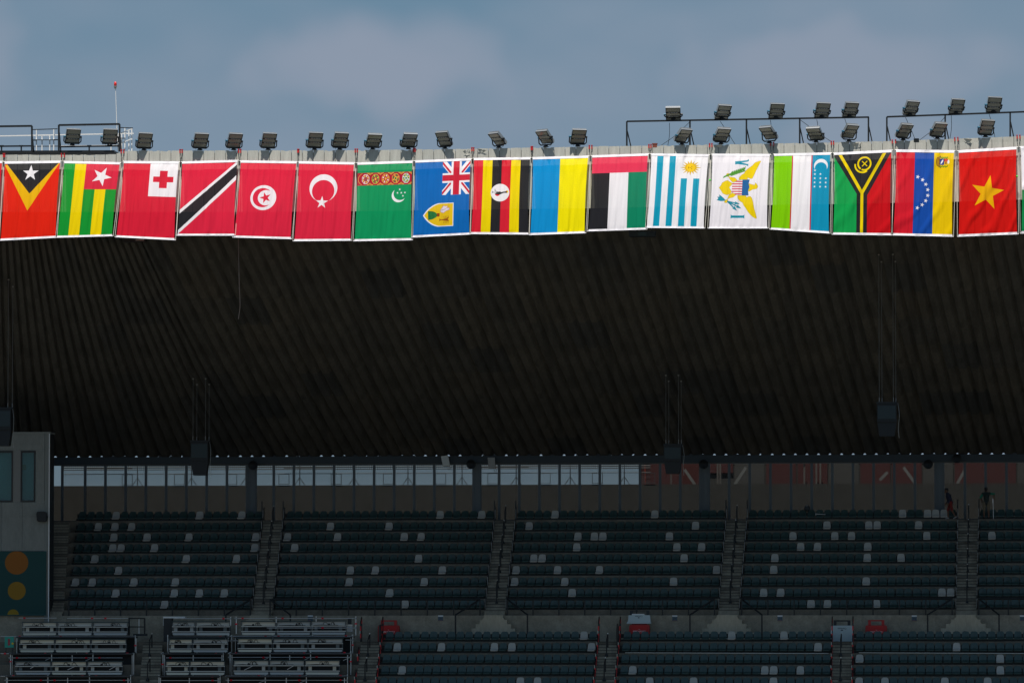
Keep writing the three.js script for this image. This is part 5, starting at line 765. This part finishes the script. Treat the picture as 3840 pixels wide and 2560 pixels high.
crate(2360, 2436, 2338, 2343, 2385, mCrate, mCola, mCrate, 'red vendor crate standing under a pale crate', 10.3);
{
  const z = 10.3, X = (p) => at(p, 2320, z).x, Y = (p) => at(2395, p, z).y, o = thing('vendor_crate', 'white wrapped vendor crate stacked on top of a red crate', 'crate', V(X(2398), Y(2342), z), 'vendor crates along the gangway wall'), yb = at(2360, 2338, z).y + 0.004;
  part(o, 'body', [prism([[X(2355), yb + 0.1], [X(2440), yb + 0.1], [X(2437), Y(2306)], [X(2358), Y(2306)]], z - 0.5, z)], mPaleCrate); part(o, 'wrapped_skirt', [prism([[X(2350), yb], [X(2442), yb], [X(2440), yb + 0.12], [X(2354), yb + 0.12]], z - 0.52, z + 0.05)], mPaleCrate); part(o, 'strip', [box(X(2370), X(2416), Y(2306) + 0.002, Y(2301), z - 0.3, z - 0.02)], mWhite);
  for (const [a, b] of [[2361, 2373], [2423, 2434]]) part(o, 'handle_arm', [box(X(a), X(b), Y(2306) + 0.002, Y(2288), z - 0.5, z - 0.32)], mDark); part(o, 'handle_bar', [box(X(2373) + 0.002, X(2423) - 0.002, Y(2291), Y(2288.5), z - 0.46, z - 0.36)], mDark);
  const g = new THREE.PlaneGeometry(0.72, 0.405); g.translate(X(2396), Y(2318), z + 0.012); part(o, 'print', [g], mCorona);
}
[[1163, '650'], [1652, '649'], [2531, '648'], [2926, '647'], [3430, '646'], [3836, '645']].forEach(([px, num], i) => {
  const z = LEDGE_Z + 0.012, t = at(px, 2309, z), o = thing('number_plate', `small blue grey block number plate on the gangway wall, ${ORD[i]} from left`, 'sign', at(px, 2328, z), 'number plates on the gangway wall');
  part(o, 'header', [bx(t, 0.28, 0.07, 0.02)], mWhite); const c = at(px, 2319.5, z), m = printed((k) => { k.fillStyle = '#4a5f6c'; k.fillRect(0, 0, 128, 128); upside(k, 128, 128); k.fillStyle = '#10202c'; k.font = 'bold 58px sans-serif'; k.textAlign = 'center'; k.fillText(num, 64, 84); k.fillStyle = '#b02020'; k.fillRect(14, 2, 100, 8); }, 128, 128);
  part(o, 'plate', [bx(c, 0.27, 0.23, 0.014)], m);
});

// ------------------------------------------------------------------ people on the top landing
function field(bones, res, lo, size) {
  const mc = new MarchingCubes(res, new THREE.MeshBasicMaterial(), false, false, 60000); mc.isolation = 0;
  const half = res / 2, n = res, K = 0.035 * Math.min(1, size);
  for (let k = 0; k < n; k++) for (let j = 0; j < n; j++) for (let i = 0; i < n; i++) {
    const x = lo.x + (i - half) / half * size, y = lo.y + (j - half) / half * size, z = lo.z + (k - half) / half * size; let d = 9;
    for (const b of bones) { const q = capsule(b, x, y, z), h = Math.max(K - Math.abs(d - q), 0) / K; d = Math.min(d, q) - h * h * K * 0.25; }
    mc.field[i + j * n + k * n * n] = -d;
  }
  mc.update(); const c = mc.count, g = new THREE.BufferGeometry(), p = new Float32Array(c * 3), nn = mc.normalArray.slice(0, c * 3), col = new Float32Array(c * 3);
  for (let i = 0; i < c; i++) {
    const x = mc.positionArray[3 * i] * size + lo.x, y = mc.positionArray[3 * i + 1] * size + lo.y, z = mc.positionArray[3 * i + 2] * size + lo.z; p.set([x, y, z], 3 * i);
    let best = null, bd = 9; for (const b of bones) { const q = capsule(b, x, y, z); if (q < bd) { bd = q; best = b; } } col.set(best.col, 3 * i);
  }
  g.setAttribute('position', new THREE.BufferAttribute(p, 3)); g.setAttribute('normal', new THREE.BufferAttribute(nn, 3)); g.setAttribute('color', new THREE.BufferAttribute(col, 3)); return g;
}
function capsule(b, x, y, z) { const px = x - b.a[0], py = y - b.a[1], pz = z - b.a[2], t = Math.min(1, Math.max(0, (px * b.d[0] + py * b.d[1] + pz * b.d[2]) / b.l)), ex = px - b.d[0] * t, ey = py - b.d[1] * t, ez = pz - b.d[2] * t; return Math.sqrt(ex * ex + ey * ey + ez * ez) - (b.ra + (b.rb - b.ra) * t); }
const bone = (a, b, ra, rb, col) => { const d = b.map((v, i) => v - a[i]); return { a, d, l: Math.max(1e-6, d[0] * d[0] + d[1] * d[1] + d[2] * d[2]), ra, rb, col }; };
const SKIN = [0.13, 0.065, 0.04];
function hand(w, dir, side) {   // palm and five bent fingers from the wrist w along dir
  const D = V(...dir).normalize(), S = new THREE.Vector3().crossVectors(D, V(0, 0, 1)); if (S.lengthSq() < 0.05) S.set(1, 0, 0); S.normalize(); const N = new THREE.Vector3().crossVectors(D, S).multiplyScalar(side), o = V(...w), q = (a, b, c) => o.clone().addScaledVector(D, a).addScaledVector(S, b).addScaledVector(N, c).toArray(), L = [];
  L.push(bone(q(0, 0, 0), q(0.05, 0, 0), 0.026, 0.03, SKIN), bone(q(0.05, -0.022, 0), q(0.085, -0.026, 0), 0.018, 0.014, SKIN), bone(q(0.05, 0.022, 0), q(0.085, 0.026, 0), 0.018, 0.014, SKIN));
  [[-0.032, 0.055], [-0.011, 0.07], [0.011, 0.075], [0.032, 0.066]].forEach(([s, l]) => { L.push(bone(q(0.085, s, 0), q(0.085 + l * 0.55, s * 1.1, 0.012), 0.0095, 0.009, SKIN), bone(q(0.085 + l * 0.55, s * 1.1, 0.012), q(0.085 + l, s * 1.1, 0.035), 0.009, 0.008, SKIN)); });
  L.push(bone(q(0.02, 0.03, 0.005), q(0.055, 0.058, 0.015), 0.012, 0.011, SKIN), bone(q(0.055, 0.058, 0.015), q(0.085, 0.062, 0.03), 0.011, 0.009, SKIN)); return L;
}
function person(label, pos, turn, J, cl) {
  const o = thing('person', label, 'person', pos), B = [];
  o.rotation.y = turn;
  const add = (a, b, ra, rb, c) => B.push(bone(J[a], J[b], ra, rb, c));
  add('hip', 'waist', 0.15, 0.135, cl.top); add('waist', 'chest', 0.135, 0.16, cl.top); add('chest', 'neckBase', 0.15, 0.075, cl.top); add('neckBase', 'head', 0.055, 0.055, SKIN); add('shL', 'shR', 0.085, 0.085, cl.top);
  for (const s of ['L', 'R']) { add('sh' + s, 'el' + s, 0.066, 0.05, cl.sleeve); add('el' + s, 'wr' + s, 0.046, 0.032, cl.fore); add('hp' + s, 'kn' + s, 0.105, 0.07, cl.short); add('kn' + s, 'an' + s, 0.06, 0.04, cl.leg); add('an' + s, 'toe' + s, 0.045, 0.035, cl.shoe); add('hip', 'hp' + s, 0.14, 0.12, cl.short); }
  const g1 = field(B, 96, V(0, 0.9, 0), 1.05), h = J.head, f = J.face, hd = [];
  const H = (a, b, c) => [h[0] + f[0] * c + f[2] * a, h[1] + b + f[1] * c, h[2] + f[2] * c - f[0] * a];
  hd.push(bone(H(0, 0.04, -0.02), H(0, 0.05, 0.015), 0.085, 0.08, SKIN), bone(H(0, -0.05, 0.02), H(0, -0.06, 0.05), 0.06, 0.045, SKIN), bone(H(0, 0.0, 0.085), H(0, -0.025, 0.108), 0.012, 0.016, SKIN), bone(H(-0.02, -0.055, 0.088), H(0.02, -0.055, 0.088), 0.009, 0.009, [0.2, 0.05, 0.04]), bone(H(-0.033, 0.018, 0.085), H(-0.03, 0.018, 0.088), 0.011, 0.011, [0.05, 0.04, 0.04]), bone(H(0.033, 0.018, 0.085), H(0.03, 0.018, 0.088), 0.011, 0.011, [0.05, 0.04, 0.04]), bone(H(-0.085, 0.02, -0.005), H(-0.088, -0.02, -0.005), 0.018, 0.012, SKIN), bone(H(0.085, 0.02, -0.005), H(0.088, -0.02, -0.005), 0.018, 0.012, SKIN));
  const g2 = field(hd, 56, V(...h), 0.17), hands = ['L', 'R'].map((s, i) => { const e = J['el' + s], w = J['wr' + s], d = w.map((v, q) => v - e[q]); return field(hand(w, d, i ? 1 : -1), 56, V(w[0] + d[0] * 0.35, w[1] + d[1] * 0.35, w[2] + d[2] * 0.35), 0.17); });
  const body = new THREE.Mesh(mergeGeometries([g1, g2, ...hands]), new THREE.MeshStandardMaterial({ vertexColors: true, roughness: 0.8 })); body.name = 'body'; body.castShadow = body.receiveShadow = true; o.add(body);
  const cap = new THREE.Mesh(field([bone(H(0, 0.07, -0.03), H(0, 0.075, 0.01), 0.092, 0.085, cl.hair), bone(H(0, 0.02, -0.06), H(0, -0.02, -0.05), 0.07, 0.05, cl.hair)], 40, V(...h), 0.2), new THREE.MeshStandardMaterial({ vertexColors: true, roughness: 0.9 })); cap.name = 'hair'; cap.castShadow = true; o.add(cap);
  return o;
}
{
  const black = [0.012, 0.012, 0.016], p1 = at(3566, 1950, zU(0) + 0.55); p1.y = floorU[0] + 0.004;
  person('person in dark navy jacket and red shorts stepping left along the top row', p1, 0, { hip: [0.0, 0.93, 0], waist: [-0.05, 1.08, 0], chest: [-0.11, 1.28, 0], neckBase: [-0.17, 1.44, 0], head: [-0.23, 1.58, 0], face: [-0.96, -0.25, 0], shL: [-0.14, 1.4, -0.17], shR: [-0.14, 1.4, 0.17], elL: [-0.1, 1.13, -0.24], wrL: [-0.22, 0.92, -0.2], elR: [-0.02, 1.12, 0.24], wrR: [-0.1, 0.88, 0.22], hpL: [0, 0.9, -0.09], hpR: [0, 0.9, 0.09], knL: [-0.14, 0.5, -0.1], knR: [0.08, 0.5, 0.1], anL: [-0.12, 0.07, -0.1], anR: [0.3, 0.1, 0.1], toeL: [-0.26, 0.035, -0.1], toeR: [0.18, 0.036, 0.1] }, { top: [0.012, 0.014, 0.035], sleeve: [0.012, 0.014, 0.035], fore: [0.012, 0.014, 0.035], short: [0.16, 0.01, 0.008], leg: SKIN, shoe: [0.3, 0.3, 0.3], hair: black });
  const p2 = at(3701, 1950, zU(0) + 0.55); p2.y = floorU[0] + 0.004;
  person('person in black vest with green sleeves and khaki shorts standing right of the top stairs', p2, 0, { hip: [0, 0.93, 0], waist: [0, 1.08, 0], chest: [0, 1.28, 0], neckBase: [-0.01, 1.47, 0], head: [-0.02, 1.62, 0], face: [0, -0.1, -0.99], shL: [-0.18, 1.41, 0], shR: [0.18, 1.42, 0], elL: [-0.33, 1.2, 0.02], wrL: [-0.24, 1.02, -0.18], elR: [0.44, 1.4, 0], wrR: [0.42, 1.14, -0.05], hpL: [-0.1, 0.9, 0], hpR: [0.1, 0.9, 0], knL: [-0.13, 0.5, 0], knR: [0.12, 0.5, -0.02], anL: [-0.13, 0.08, 0], anR: [0.13, 0.08, 0.02], toeL: [-0.16, 0.036, -0.13], toeR: [0.15, 0.036, -0.11] }, { top: [0.01, 0.02, 0.018], sleeve: [0.0, 0.16, 0.10], fore: SKIN, short: [0.14, 0.11, 0.07], leg: SKIN, shoe: [0.02, 0.02, 0.02], hair: black });
  const w = at(3727, 1930, zU(0) + 0.5); solo('white_stick', [tube(V(w.x, floorU[0] + 0.005, w.z), V(w.x - 0.02, floorU[0] + 1.16, w.z - 0.02), 0.016, 8, 0.02), bx(V(w.x - 0.025, floorU[0] + 1.02, w.z), 0.06, 0.22, 0.05)], mWhite, 'white stick in the right hand of the person with green sleeves', 'stick');
  const b = at(3028, 1918, zU(0) + 0.28), o = thing('black_backpack', 'round black backpack lying on a top row seat', 'backpack', V(b.x, floorU[0] + 0.44, b.z)), bg = new THREE.SphereGeometry(0.17, 16, 12); bg.scale(1, 1.05, 0.8); bg.translate(b.x, floorU[0] + 0.63, b.z); part(o, 'bag', [bg], mDark); part(o, 'top_loop', [new THREE.TorusGeometry(0.04, 0.012, 6, 12).translate(b.x, floorU[0] + 0.82, b.z)], mDark); part(o, 'buckle', [bx(V(b.x - 0.01, floorU[0] + 0.77, b.z + 0.09), 0.04, 0.025, 0.02)], mTip);
  const q = at(3078, 1928, zU(0) + 0.5); solo('pale_rod', [tube(q.clone().add(V(-0.28, 0.02, 0)), q.clone().add(V(0.28, -0.01, 0)), 0.02, 8), bx(q.clone().add(V(-0.26, 0, 0)), 0.04, 0.1, 0.04)], M(0.5, 0.5, 0.5, 0.5), 'short pale rod lying across the top row seats by the backpack', 'rod');
}
renderer.render(scene, camera);
